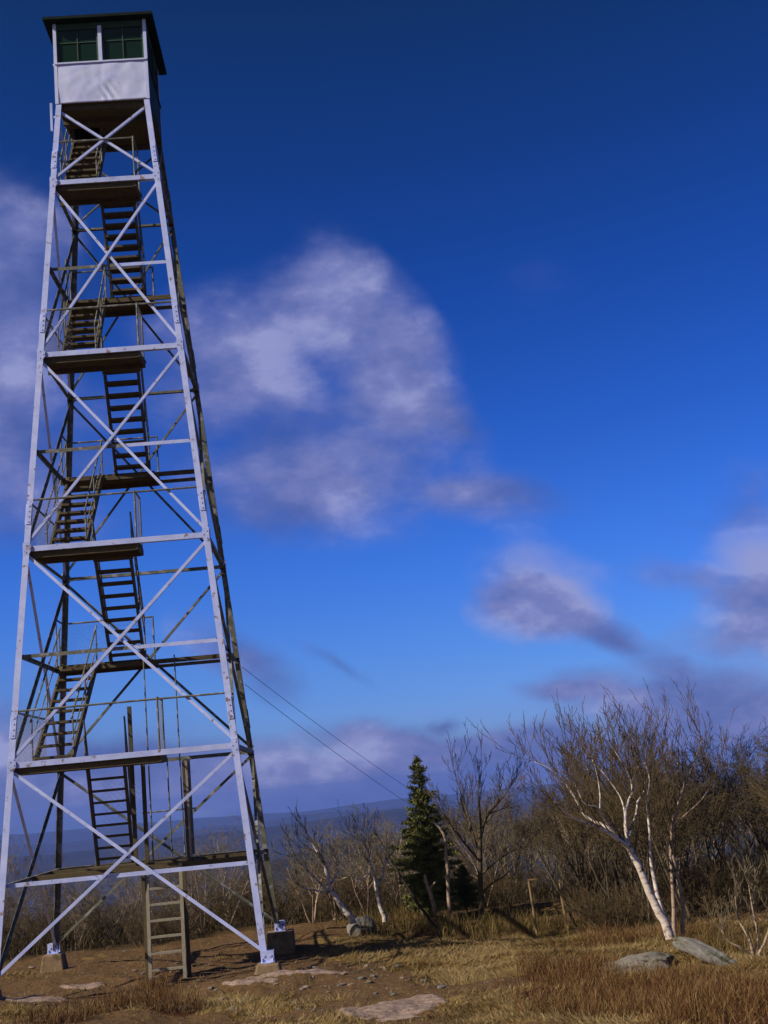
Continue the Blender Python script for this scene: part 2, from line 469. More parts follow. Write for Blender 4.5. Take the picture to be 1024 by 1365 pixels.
# the low landing and its open door post
zlow = ZM4 + .05
landing(-1.22, 1.02, -.18, 1.25, zlow)
m = MB(); m.box((-2.30, -.30, zlow - .19), (2.30, -.21, zlow - .05)); m.build('cross_beam', M['wood'], tower)
m = MB(); m.box((-2.30, 1.27, zlow - .19), (2.30, 1.35, zlow - .05)); m.build('cross_beam', M['wood'], tower)
for i in range(4):
    m = MB()
    m.box((.86, -.12 + i * .15, zlow + .02), (.91, .02 + i * .15, Z4 - .12))
    m.build('door_board', M['wood'], tower)
m = MB(); m.box((.92, -.12, zlow + .05), (.97, -.04, Z4 - .1)); m.box((.92, .36, zlow + .05), (.97, .44, Z4 - .1))
m.box((.92, -.03, zlow + .4), (.95, .35, zlow + .5)); m.box((.92, -.03, Z4 - .5), (.95, .35, Z4 - .4))
m.build('door_frame', M['wood_grey'], tower)
rail([(.10, .3, zlow), (.10, .3, Z3 - 2.2)], r=.017)
rail([(.42, .9, zlow), (.42, .9, Z4)], r=.017)
rail([(.70, .9, zlow), (.70, .9, mids[3])], r=.017)
rail([(-.18, .9, zlow + 1.0), (1.0, .9, zlow + 1.0)], r=.017)
for u in (-.18, .05):
    m = MB(); m.box((u - .04, -.22, zlow), (u + .04, -.14, Z4 + (.0 if u > 0 else 1.1))); m.build('stair_post', M['wood'], tower)
mesh_panel((-1.05, .95, zlow + .02), (-.2, .95, zlow + .02), 1.9, .13)
# loose plank on the lowest front landing
m = MB(); m.prof((.0, -W(Z4) + .75, Z4 + .02), (1.12, -W(Z4) + .70, Z4 + .05), Y, Zv, [(-.1, 0), (.1, 0), (.1, .035), (-.1, .035)])
m.build('plank', M['wood'], tower)
# pale strip bolted on the left leg just under the cabin
m = MB(); c = corner(-1, -1, ZC - .35)
m.box((c.x - .11, c.y + .0, ZC - .68), (c.x - .06, c.y + .05, ZC + .02)); m.box((c.x - .06, c.y + .01, ZC - .35), (c.x + .01, c.y + .04, ZC - .31))
m.build('bracket', M['steel'], tower)

# cabin ---------------------------------------------------------------
m = MB(); nb = 14; s = 2 * HC / nb; rnd = random.Random(5)
for i in range(nb):                                   # floor boards with the hatch left open
    u0, u1 = -HC + i * s + .003, -HC + (i + 1) * s - .003
    if -1.0 < (u0 + u1) / 2 < -.25:
        m.box((u0, -HC + .01, ZC), (u1, .05, ZC + .04)); m.box((u0, .95, ZC), (u1, HC - .01, ZC + .04))
    else:
        m.box((u0, -HC + .01, ZC + rnd.uniform(0, .004)), (u1, HC - .01, ZC + .04))
floor_ = m.build('cabin_floor', M['boards'], tower)
for v in (-.95, -.35, .97):
    j = MB(); j.box((-HC + .02, v - .03, ZC - .13), (HC - .02, v + .03, ZC - .003)); j.build('floor_joist', M['wood'], floor_)

rs = np.random.RandomState(3)
for fi, (ca, cb, n) in enumerate(faces):
    p = Vector((ca[0] * HC, ca[1] * HC, 0)); q = Vector((cb[0] * HC, cb[1] * HC, 0)); ax = (q - p).normalized()
    # dented sheet-metal lower wall, two sheets lapped in the middle
    nu, nv = 44, 22; vs = []; fs = []
    H = ZS - ZC
    for i in range(nu + 1):
        for j in range(nv + 1):
            u, v = i / nu * 2 * HC, j / nv * H
            d = (float(fbm(np.array([u * 2.2 + fi * 9]), np.array([v * 2.2]), 3)[0]) - .5) * .05
            d += .024 * math.exp(-((u - HC * 1.12) / .16) ** 2 - ((v - .18) / .25) ** 2) * math.sin(u * 34 + v * 22)
            edge = min(u, 2 * HC - u, v + .04, H - v + .04); d *= min(1, edge / .12)
            if u > HC * 1.02: d += .005
            c = p + ax * u + n * (.004 + d) + Zv * (ZC + v); vs.append(c)
    for i in range(nu):
        for j in range(nv):
            a = i * (nv + 1) + j; fs.append((a, a + nv + 1, a + nv + 2, a + 1))
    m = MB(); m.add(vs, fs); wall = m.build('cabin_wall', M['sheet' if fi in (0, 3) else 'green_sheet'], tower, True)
    so = wall.modifiers.new('thickness', 'SOLIDIFY'); so.thickness = .012; so.offset = -1
    # sill, head and the two windows
    m = MB(); m.bar(p + Zv * (ZS + .02) + n * .012, q + Zv * (ZS + .02) + n * .012, n, Zv, .05, .035); m.build('sill', M['sheet' if fi in (0, 3) else 'green_sheet'], wall)
    m = MB(); m.bar(p + Zv * (ZT - .05) - n * .02, q + Zv * (ZT - .05) - n * .02, n, Zv, .05, .10); m.build('head_rail', M['frame_green'], wall)
    m = MB(); c = (p + q) / 2; m.bar(c + Zv * (ZS + .035) - n * .004, c + Zv * (ZT - .1) - n * .004, ax, n, .085, .06); m.build('mullion', M['sheet' if fi in (0, 3) else 'green_sheet'], wall)
    for h in (0, 1):
        a0 = .06 if h == 0 else HC + .045; a1 = HC - .045 if h == 0 else 2 * HC - .06
        z0, z1 = ZS + .04, ZT - .10
        m = MB(); o = -n * .03
        e0, e1 = p + ax * a0 + o, p + ax * a1 + o
        for zz in (z0 + .02, z1 - .02): m.bar(e0 + Zv * zz, e1 + Zv * zz, n, Zv, .03, .04)
        for ee in (e0 + ax * .02, e1 - ax * .02): m.bar(ee + Zv * (z0 + .04), ee + Zv * (z1 - .04), ax, n, .04, .03)
        cmid = (e0 + e1) / 2; zmid = z0 + (z1 - z0) * .58
        m.bar(cmid + Zv * (z0 + .04), cmid + Zv * (z1 - .04 if h else z1 - .1), ax, n, .022, .024)
        m.bar(e0 + ax * .04 + Zv * zmid - n * .002, e1 - ax * .04 + Zv * zmid - n * .002, n, Zv, .02, .018)
        win = m.build('window', M['frame_green'], tower)
        m = MB(); m.bar(e0 + ax * .03 + Zv * ((z0 + z1) / 2) - n * .016, e1 - ax * .03 + Zv * ((z0 + z1) / 2) - n * .016, n, Zv, .004, z1 - z0 - .05)
        m.build('pane', M['glass'], win)
for sx in (-1, 1):
    for sy in (-1, 1):
        m = MB(); c = Vector((sx * (HC + .012), sy * (HC + .012), ZC)); m.angle(c, c + Zv * (ZT - ZC + .01), X * -sx, Y * -sy, .075, .012)
        m.build('corner_post', M['sheet'], tower)
m = MB(); e = HC + .20; zt = ZT + .012
m.add([(-e, -e, zt), (e, -e, zt), (e, e, zt), (-e, e, zt), (-e, -e, zt + .07), (e, -e, zt + .07), (e, e, zt + .07), (-e, e, zt + .07), (0, 0, zt + .42)],
      [(3, 2, 1, 0), (0, 1, 5, 4), (1, 2, 6, 5), (2, 3, 7, 6), (3, 0, 4, 7), (4, 5, 8), (5, 6, 8), (6, 7, 8), (7, 4, 8)])
roof = m.build('cabin_roof', M['roof'], tower)
m = MB(); m.pole((0, 0, zt + .40), (0, 0, zt + .55), .07, .05, 10); m.build('roof_vent', M['roof'], roof)

# ------------------------------------------------------------------ ladder under the low landing
lad = empty('wooden_ladder', tl(.40, -.40, 0), YAW)
tag(lad, 'grey wooden ladder with broad rungs standing under the low tower landing', 'ladder')
zg = hz(*tl(.4, -.5, 0).xy)
for s in (-1, 1):
    m = MB(); m.prof((s * .345, -.12, zg - .03), (s * .345, .09, zlow - .06), X, Y, [(-.035, -.055), (.035, -.055), (.035, .055), (-.035, .055)])
    m.build('rail', M['wood_grey'], lad)
for i in range(7):
    t = (i + .55) / 7.2; z = zg + t * (zlow - zg); y = -.12 + .21 * t
    m = MB(); m.box((-.308, y - .05, z - .022), (.308, y + .04, z + .022)); m.build('rung', M['wood_grey'], lad)
for s in (-1, 1):
    m = MB(); m.box((s * .42 - .035, -.02, zg - .04), (s * .42 + .035, .05, zlow - .21)); m.build('post', M['wood'], lad)

# ------------------------------------------------------------------ overhead cables
def cable(px, name, label, z0, end, sag, r=.0065):
    a = tl(W(z0) + .03, W(z0), z0); m = MB(); pts = []
    for i in range(25):
        t = i / 24; p = a.lerp(end, t); p.z -= sag * 4 * t * (1 - t); pts.append(p)
    m.tube(pts, [r] * 25, 5); o = m.build(name, M['cable'], None, True)
    return tag(o, label, 'cable', 'cables running down from the tower')
e1 = at(640, 1128, 58); e2 = at(640, 1108, 58)
cable(0, 'cable', 'lower of two thin black cables running from the tower towards the spruce', 5.55, e1, .25)
cable(0, 'cable', 'upper of two thin black cables running from the tower towards the spruce', 5.95, e2, .25)

# ------------------------------------------------------------------ ground sheet
fine = np.arange(R(-42), R(42), R(.14)); coarse = np.arange(R(42), R(318), R(1.5))
TH = np.concatenate([fine, coarse])
r_near = np.concatenate([np.arange(.5, 9, .5), np.arange(9, 42, .085)])
r_far = [42]
while r_far[-1] < 12300: r_far.append(r_far[-1] * 1.024)
RR = np.concatenate([r_near, np.array(r_far)])
nT, nR = len(TH), len(RR)
tt, rr_ = np.meshgrid(TH, RR)
GX, GY = rr_ * np.sin(tt), rr_ * np.cos(tt)
GZ = height(GX, GY)
idx = np.arange(nT * nR).reshape(nR, nT)
nx = np.roll(idx, -1, axis=1)
quads = np.stack([idx[:-1], nx[:-1], nx[1:], idx[1:]], -1).reshape(-1, 4)[:, ::-1]
verts = np.stack([GX, GY, GZ], -1).reshape(-1, 3)
cen = len(verts); verts = np.vstack([verts, [[0, 0, hz(0, 0)]]])
tris = np.stack([np.full(nT, cen), nx[0], idx[0]], -1)

def blob_field(X_, Y_, blobs):
    s = np.zeros_like(X_)
    for (cx, cy, rx, ry, wgt) in blobs: s = np.maximum(s, wgt * np.exp(-(((X_ - cx) / rx) ** 2 + ((Y_ - cy) / ry) ** 2)))
    return s

def gb(px, py, rx, ry, w=1.):
    p = ground(px, py); return (p.x, p.y, rx, ry, w)
GRASS = [gb(560, 1275, 1.6, 1.8), gb(640, 1290, 1.5, 2.2), gb(660, 1345, 1.2, 2.0), gb(600, 1262, 2.2, 2.), gb(700, 1255, 2.4, 2.),
         gb(380, 1345, 1.1, 1.0), gb(300, 1335, 1.6, 1.1), gb(420, 1364, 1.1, .8, .9), gb(60, 1352, 1.5, .9, .8), gb(480, 1258, .8, .8, .6),
         gb(370, 1218, 3.0, .9, .9), gb(450, 1222, 2.0, 1.4, .9), gb(800, 1262, 3, 2.2), gb(900, 1250, 3, 3), gb(860, 1340, 3, 3), gb(980, 1300, 3, 5),
         gb(730, 1335, 1.2, 2), (14, 22, 6, 12, 1), (-14, 20, 5, 10, .9), (0, 4, 14, 7, .9)]
HEATH = [gb(840, 1318, 1.7, 1.3), gb(960, 1330, 1.5, 1.6), gb(760, 1298, 1.0, 1.2, .95), gb(730, 1325, .55, .8, .8), gb(860, 1350, 1.8, 1.2), gb(1010, 1350, 1.2, 1.6),
         gb(870, 1252, 1.6, .7, .95), gb(800, 1250, 1.0, .5, .7), gb(180, 1335, .75, .75, 1.0), gb(120, 1350, .9, .6, .9), gb(235, 1345, .6, .6, .9), gb(60, 1362, .9, .4, .8), gb(210, 1318, .5, .6, .8), gb(950, 1268, 1.2, .7, .7)]
ROCK = [gb(510, 1352, .75, .55, 1.1), gb(560, 1340, .5, .5, .9), gb(390, 1298, 1.2, .30, .9), gb(330, 1312, .8, .25, .8), gb(40, 1335, 1.0, .35, .9), gb(110, 1318, .5, .4, .7), gb(450, 1315, .5, .4, .6)]

def grass_amount(X_, Y_):
    n = fbm(X_ * .9 + 5, Y_ * .9 + 2, 4)
    g = blob_field(X_, Y_, GRASS) + (n - .5) * 1.5
    out = sstep(30, 33, np.hypot(X_ / 1.25, Y_ - 8) - .06 * X_ + 6)
    return sstep(.30, .66, g)
def heath_amount(X_, Y_):
    n = fbm(X_ * 1.1 + 25, Y_ * 1.1 + 12, 4)
    return sstep(.38, .62, blob_field(X_, Y_, HEATH) + (n - .5) * .7)
def rock_amount(X_, Y_):
    n = fbm(X_ * 1.7 + 45, Y_ * 1.7 + 32, 4)
    return sstep(.42, .56, blob_field(X_, Y_, ROCK) + (n - .5) * .8)

gv = verts
ga = grass_amount(gv[:, 0], gv[:, 1]); ha = heath_amount(gv[:, 0], gv[:, 1]); ra = rock_amount(gv[:, 0], gv[:, 1]) * (np.hypot(gv[:, 0], gv[:, 1]) < 40)
verts[:, 2] += ra * (.02 + .07 * fbm(gv[:, 0] * 3, gv[:, 1] * 3, 3))
brow = sstep(24.5, 27, np.hypot(gv[:, 0] / 1.25, gv[:, 1] - 8) - .06 * gv[:, 0])
far = sstep(60, 300, np.hypot(gv[:, 0], gv[:, 1]))
gm, nt, b = new_mat('summit_ground')
o = np_mesh('ground', verts, quads, gm, tris=tris)
o.data.shade_smooth()
for nm, arr in (('grassy', ga), ('heathy', ha), ('rocky', ra), ('slope', brow), ('distant', far)):
    a = o.data.attributes.new(nm, 'FLOAT', 'POINT'); a.data.foreach_set('value', arr.astype(np.float32))
tag(o, kind='structure')

def ramp(nt, src, stops):
    rp = N(nt, 'ShaderNodeValToRGB'); e = rp.color_ramp.elements
    e[0].position, e[0].color = stops[0][0], (*stops[0][1], 1); e[1].position, e[1].color = stops[-1][0], (*stops[-1][1], 1)
    for p, c in stops[1:-1]: e.new(p).color = (*c, 1)
    nt.links.new(src, rp.inputs[0]); return rp.outputs[0]
def noise(nt, vec, scale, detail=8, rough=.6):
    n = N(nt, 'ShaderNodeTexNoise'); n.inputs['Scale'].default_value = scale; n.inputs['Detail'].default_value = detail; n.inputs['Roughness'].default_value = rough
    nt.links.new(vec, n.inputs['Vector']); return n.outputs['Fac']
def mixc(nt, fac, a, b_):
    mx = N(nt, 'ShaderNodeMix', data_type='RGBA'); nt.links.new(fac, mx.inputs[0]); nt.links.new(a, mx.inputs[6]); nt.links.new(b_, mx.inputs[7]); return mx.outputs[2]
def attr(nt, nm):
    a = N(nt, 'ShaderNodeAttribute'); a.attribute_name = nm; return a.outputs['Fac']
def sharpen(nt, f, nz, k, lo, hi):
    m1 = N(nt, 'ShaderNodeMath', operation='MULTIPLY_ADD'); m1.inputs[1].default_value = k
    nt.links.new(nz, m1.inputs[0]); nt.links.new(f, m1.inputs[2])
    mr = N(nt, 'ShaderNodeMapRange'); mr.inputs[1].default_value = lo + k * .5; mr.inputs[2].default_value = hi + k * .5
    nt.links.new(m1.outputs[0], mr.inputs[0]); return mr.outputs[0]
geo = N(nt, 'ShaderNodeNewGeometry'); P = geo.outputs['Position']
nA, nB, nC = noise(nt, P, 1.3), noise(nt, P, 9), noise(nt, P, 45, 4)
dirt = mixc(nt, nA, ramp(nt, nB, [(.3, (.062, .034, .014)), (.55, (.135, .077, .033)), (.75, (.235, .150, .078))]),
            ramp(nt, nC, [(.35, (.075, .041, .018)), (.6, (.155, .092, .042)), (.72, (.31, .22, .135))]))
grass = ramp(nt, nC, [(.25, (.10, .06, .018)), (.5, (.22, .14, .045)), (.75, (.36, .25, .09))])
heath = ramp(nt, nC, [(.3, (.045, .018, .007)), (.7, (.12, .05, .018))])
rockc = ramp(nt, nB, [(.3, (.15, .10, .075)), (.5, (.28, .20, .165)), (.7, (.40, .30, .26))])
leaf = ramp(nt, nC, [(.3, (.035, .022, .009)), (.55, (.075, .048, .02)), (.75, (.13, .085, .035))])
forest = ramp(nt, noise(nt, P, .012, 10, .7), [(.3, (.010, .011, .008)), (.6, (.026, .024, .016)), (.75, (.05, .042, .026))])
c = mixc(nt, sharpen(nt, attr(nt, 'grassy'), nB, .8, .3, .7), dirt, grass)
c = mixc(nt, sharpen(nt, attr(nt, 'slope'), nB, .6, .3, .7), c, leaf)
c = mixc(nt, sharpen(nt, attr(nt, 'heathy'), nB, .6, .4, .7), c, heath)
c = mixc(nt, sharpen(nt, attr(nt, 'rocky'), nB, .8, .4, .55), c, rockc)
c = mixc(nt, attr(nt, 'distant'), c, forest)
nt.links.new(c, b.inputs['Base Color']); b.inputs['Roughness'].default_value = .95; b.inputs['Specular IOR Level'].default_value = .15
bp = N(nt, 'ShaderNodeBump'); bp.inputs['Strength'].default_value = .8; bp.inputs['Distance'].default_value = .05
nt.links.new(nB, bp.inputs['Height'])
bp2 = N(nt, 'ShaderNodeBump'); bp2.inputs['Strength'].default_value = .6; bp2.inputs['Distance'].default_value = .02
nt.links.new(nC, bp2.inputs['Height']); nt.links.new(bp.outputs[0], bp2.inputs['Normal']); nt.links.new(bp2.outputs[0], b.inputs['Normal'])

# ------------------------------------------------------------------ rocks and stones
def rock_mesh(sx, sy, sz, seed, sub=3, rag=.38):
    import bmesh
    bm = bmesh.new(); bmesh.ops.create_icosphere(bm, subdivisions=sub, radius=1)
    rnd = np.random.RandomState(seed); off = rnd.rand(3) * 50
    planes = [(Vector(rnd.randn(3)).normalized(), rnd.uniform(.55, .85)) for _ in range(9)]
    for v in bm.verts:
        c = v.co.copy()
        for n_, d in planes:
            s = c.dot(n_)
            if s > d: c -= n_ * (s - d) * .85
        k = 1 + (float(fbm(np.array([c.x * 1.6 + off[0] + c.z]), np.array([c.y * 1.6 + off[1] + c.z * .7]), 4)[0]) - .5) * rag
        v.co = Vector((c.x * sx * k, c.y * sy * k, c.z * sz * k))
    me = bpy.data.meshes.new('rock'); bm.to_mesh(me); bm.free(); return me
def rock(name, label, loc, size, seed, rz=0, mat='rock', tilt=(0, 0), cat='rock', group=None, sub=4, rag=.38):
    me = rock_mesh(*size, seed, sub, rag); me.materials.append(M[mat]); me.name = name
    o = bpy.data.objects.new(name, me); COL.objects.link(o); o.location = loc; o.rotation_euler = (tilt[0], tilt[1], rz)
    return tag(o, label, cat, group)
p = ground(481, 1246); rock('boulder', 'rounded grey boulder beside the white birch right of the tower', p + Zv * .12, (.38, .32, .34), 11, .4, 'grey_rock')
p = ground(944, 1286); rock('rock_slab', 'long tilted pale rock slab lying in the red brush', p + Zv * .16, (.60, .17, .14), 21, -.35, 'grey_rock', (0, .40), sub=5, rag=.9)
p = ground(850, 1290); rock('rock_ledge', 'low broad grey ledge half buried in red brush left of the tilted slab', p + Zv * -.02, (.70, .45, .18), 31, .1, 'rock', sub=5, rag=.9)
p = ground(508, 1356); rock('flat_outcrop', 'flat pink rock outcrop in the path at the bottom edge', p + Zv * -.075, (.80, .6, .13), 41, .2, 'pink_rock', sub=5, rag=1.3)
rnd = random.Random(12)
stones = [rock_mesh(1, .8, .38, 100 + i, 2) for i in range(5)]
for me in stones: me.materials.append(M['rock'])
stones2 = [rock_mesh(1, .75, .35, 120 + i, 2) for i in range(3)]
for me in stones2: me.materials.append(M['pink_rock'])
for i in range(150):
    q = rnd.random()
    px, py = (rnd.gauss(470, 75), rnd.gauss(1312, 16)) if q < .6 else ((rnd.uniform(200, 620), rnd.uniform(1275, 1350)) if q < .85 else (rnd.uniform(0, 300), rnd.uniform(1265, 1340)))
    if py > 1364 or px < 0: continue
    p = ground(px, py); s = .028 + .085 * rnd.random() ** 2.5
    o = bpy.data.objects.new('stone', rnd.choice(stones + stones2)); COL.objects.link(o)
    o.location = p + Zv * s * .1; o.scale = (s, s, s * rnd.uniform(.7, 1.2)); o.rotation_euler = (rnd.uniform(-.2, .2), rnd.uniform(-.2, .2), rnd.uniform(0, 6.28))
    tag(o, 'small flat stone lying loose on the dirt in front of the tower', 'stone', 'loose stones on the dirt')

# ------------------------------------------------------------------ grass, heath, brush (stuff)
def blades(name, pts, rng, hgt, wid, lean, mat, bend=.6, leandir=None):
    """one five-cornered blade per point"""
    n = len(pts); a = rng.rand(n) * 6.283
    h = (hgt[0] + (hgt[1] - hgt[0]) * rng.rand(n) ** 1.5) * (.45 + 1.1 * fbm(pts[:, 0] * 1.9 + 7, pts[:, 1] * 1.9, 3)); w = wid * (.6 + .8 * rng.rand(n))
    la = rng.rand(n) * 6.283 if leandir is None else leandir + rng.randn(n) * .7
    le = lean[0] + (lean[1] - lean[0]) * rng.rand(n)
    sx, sy = np.cos(a) * w / 2, np.sin(a) * w / 2
    dx, dy = np.cos(la), np.sin(la)
    X0, Y0, Z0 = pts.T
    m_ = np.stack([X0 + dx * h * np.sin(le) * .5, Y0 + dy * h * np.sin(le) * .5, Z0 + h * .5 * np.cos(le)], -1)
    l2 = np.minimum(le + bend * rng.rand(n), 1.75)
    t_ = np.stack([m_[:, 0] + dx * h * np.sin(l2) * .5, m_[:, 1] + dy * h * np.sin(l2) * .5, m_[:, 2] + h * .5 * np.cos(l2)], -1)
    s_ = np.stack([sx, sy, np.zeros(n)], -1); b0 = np.stack([X0, Y0, Z0 - .01], -1)
    V = np.stack([b0 - s_, b0 + s_, m_ + s_ * .8, m_ - s_ * .8, t_], 1).reshape(-1, 3)
    k = np.arange(n)[:, None] * 5
    return V, k + np.array([[0, 1, 2, 3]]), k + np.array([[3, 2, 4]]), np.repeat(rng.rand(n), 5)

def scatter(n, x0, x1, y0, y1, amount, rng):
    x = x0 + (x1 - x0) * rng.rand(n); y = y0 + (y1 - y0) * rng.rand(n)
    k = (rng.rand(n) < amount(x, y)) & (np.abs(np.arctan2(x, y)) < R(31)) & (rock_amount(x, y) < .5)
    x, y = x[k], y[k]
    return np.stack([x, y, height(x, y)], -1)
rng = np.random.RandomState(4)
def stuff(name, parts, mat):
    vs, qs, ts, tn = [], [], [], []; o = 0
    for V, q, t, c in parts:
        vs.append(V); qs.append(q + o); ts.append(t + o); tn.append(c); o += len(V)
    ob = np_mesh(name, np.vstack(vs), np.vstack(qs), M[mat], tone=np.concatenate(tn), tris=np.vstack(ts))
    return tag(ob, kind='stuff')
def swirl(p): return fbm(p[:, 0] * .55 + 60, p[:, 1] * .55 + 8, 3) * 14
ng = lambda x, y: grass_amount(x, y) * (1 - .55 * heath_amount(x, y))
p1 = scatter(470000, -10, 13, 9, 30, ng, rng)
p2 = scatter(60000, -10, 13, 9, 30, lambda x, y: .18 + 0 * x, rng)
s1 = stuff('dry_grass', [blades('g', p1, rng, (.06, .19), .010, (.7, 1.45), 'g', .5, swirl(p1)), blades('g', p2, rng, (.05, .12), .009, (.3, 1.3), 'g')], 'gold_grass')
tag(s1, 'golden trampled dry grass over the summit', 'grass')
TALL = [gb(560, 1238, 1.6, 1.3), gb(620, 1236, 1.6, 1.3), gb(680, 1240, 1.6, 1.3), gb(530, 1228, 1.2, 1.2, .9), gb(740, 1240, 1.5, 1.0, .9), gb(500, 1240, .7, .7, .7), gb(800, 1238, 2, 1, .8),
        gb(400, 1212, 3, .6, .8), gb(330, 1210, 2.5, .5, .6), gb(990, 1262, 2, 1.5, .8)]
ta = lambda x, y: sstep(.35, .8, blob_field(x, y, TALL) + (fbm(x * 1.5, y * 1.5, 3) - .5) * 1.5)
p3 = scatter(150000, -8, 14, 20, 40, ta, rng)
s2 = stuff('tall_grass', [blades('t', p3, rng, (.18, .62), .009, (.0, .75), 't', .9)], 'tall_grass')
tag(s2, 'standing dry grass around the foot of the spruce and the wood edge', 'grass')

p6 = scatter(60000, -9, 8, 11, 34, lambda x, y: (1 - .8 * grass_amount(x, y)) * sstep(.42, .62, fbm(x * 1.8 + 3, y * 1.8, 4)) * .8, rng)
s5 = stuff('dead_leaves', [blades('l', p6, rng, (.03, .09), .022, (1.35, 1.6), 'l', .25)], 'litter')
tag(s5, 'dead leaves and straw bits strewn over the dirt', 'leaf litter')

def sprigs(pts, rng, hgt, wid, nside=3):
    """an upright twig with short side twigs"""
    out = [blades('h', pts, rng, hgt, wid, (0, .75), 'h', .5)]
    for k in range(nside):
        q = pts.copy(); q[:, 2] += (hgt[0] + (hgt[1] - hgt[0]) * rng.rand(len(pts))) * (.25 + .18 * k)
        q[:, :2] += rng.randn(len(pts), 2) * .025
        out.append(blades('h', q, rng, (hgt[0] * .45, hgt[1] * .45), wid * .8, (.2, .9), 'h', .2))
    return out
hm = lambda x, y: heath_amount(x, y) * (.25 + .75 * sstep(.34, .60, fbm(x * 2.2, y * 2.2, 3)))
p4 = scatter(115000, -7, 11, 11, 27, hm, rng)
s3 = stuff('heath_brush', sprigs(p4, rng, (.08, .42), .0065), 'heath')
tag(s3, 'low red brown heath brush in dense clumps', 'brush')

def slope_amount(x, y):
    rr = np.hypot(x / 1.25, y - 8) - .06 * x
    return sstep(24.8, 27, rr) * (.4 + .6 * fbm(x * .5, y * .5, 3))
x = np.concatenate([-26 + 62 * rng.rand(90000)]); y = 20 + 42 * rng.rand(90000)
k = (rng.rand(90000) < slope_amount(x, y)) & (np.abs(np.arctan2(x, y)) < R(25))
p5 = np.stack([x[k], y[k], height(x[k], y[k])], -1)
s4 = stuff('undergrowth', sprigs(p5, rng, (.15, .60), .014, 4), 'brush')
tag(s4, 'brown leafless undergrowth on the slope below the summit', 'undergrowth')

# ------------------------------------------------------------------ trees
def seg_mesh(name, segs, mat, parent):
    """three-sided tapering sticks from (p, q, r0, r1) rows"""
    if not len(segs): return None
    A = np.array([s[0] for s in segs]); B = np.array([s[1] for s in segs]); r0 = np.array([s[2] for s in segs])[:, None]; r1 = np.array([s[3] for s in segs])[:, None]
    ax = B - A; ax /= np.linalg.norm(ax, axis=1)[:, None] + 1e-9
    ref = np.where(np.abs(ax[:, 2:3]) < .9, np.array([[0, 0, 1.]]), np.array([[1., 0, 0]]))
    x = np.cross(ax, ref); x /= np.linalg.norm(x, axis=1)[:, None]; y = np.cross(ax, x)
    V = []
    for (c, r) in ((A, r0), (B, r1)):
        for j in range(3):
            a = 2.0944 * j; V.append(c + (x * math.cos(a) + y * math.sin(a)) * r)
    V = np.stack(V, 1).reshape(-1, 3); k = np.arange(len(A))[:, None] * 6
    q = np.vstack([k + np.array([[j, (j + 1) % 3, 3 + (j + 1) % 3, 3 + j]]) for j in range(3)])
    return np_mesh(name, V, q, mat, parent)

def rvec(rnd): return Vector((rnd.gauss(0, 1), rnd.gauss(0, 1), rnd.gauss(0, 1))).normalized()
def grow(segs, p, d, L, r, lvl, rnd, up=.10, wig=.22, spread=.75, kids=(6, 5, 4, 3), tip=.0032, thick=None, decay=.62):
    ns = 5 if lvl == 0 else (4 if lvl < 3 else 3)
    n_k = kids[lvl] if lvl < len(kids) else 0
    pts = [Vector(p)]; d = Vector(d).normalized(); rr = [r]
    for i in range(ns):
        d = (d + rvec(rnd) * wig + Zv * up).normalized()
        pts.append(pts[-1] + d * (L / ns)); rr.append(max(tip, r * (1 - .75 * (i + 1) / ns)))
    if thick is not None and lvl <= 1 and r > .012: thick.tube(pts, rr, 6)
    else:
        for i in range(ns): segs.append((tuple(pts[i]), tuple(pts[i + 1]), rr[i], rr[i + 1]))
    for k in range(n_k):
        t = (.25 if lvl else .3) + (.75 if lvl else .7) * (k + rnd.random()) / n_k
        i = min(int(t * ns), ns - 1); f = t * ns - i
        q = pts[i].lerp(pts[i + 1], min(f, 1)); dd = (pts[i + 1] - pts[i]).normalized()
        side = rvec(rnd); side = (side - dd * side.dot(dd)).normalized()
        ang = spread * rnd.uniform(.6, 1.25)
        nd = dd * math.cos(ang) + side * math.sin(ang)
        grow(segs, q, nd, L * decay * rnd.uniform(.6, 1.1) * (1 - .35 * t), max(tip, rr[i] * .6), lvl + 1, rnd, up, wig, spread, kids, tip, thick, decay)

def make_tree(name, seed, h, stems, bark, twig, label, cat, group, kids=(6, 6, 5, 3), spread=.8, up=.10, lean=.15, r=.05, tip=.0045, decay=.62):
    rnd = random.Random(seed); root = empty(name); tag(root, label, cat, group)
    tr = MB(); segs = []
    for s in range(stems):
        a = 6.283 * s / stems + rnd.random(); d = Vector((math.cos(a) * lean * (1 + (stems > 1)), math.sin(a) * lean * (1 + (stems > 1)), 1))
        base = Vector((math.cos(a), math.sin(a), 0)) * (.06 * (stems > 1)) + Zv * -.12
        grow(segs, base, d, h * rnd.uniform(.62, .75), r * rnd.uniform(.8, 1.1), 0, rnd, up, .2, spread, kids, tip, tr, decay)
    a = tr.build('trunk', M[bark], root, True); b_ = seg_mesh('crown', segs, M[twig], root)
    KIDS[root.name] = [a, b_]
    return root

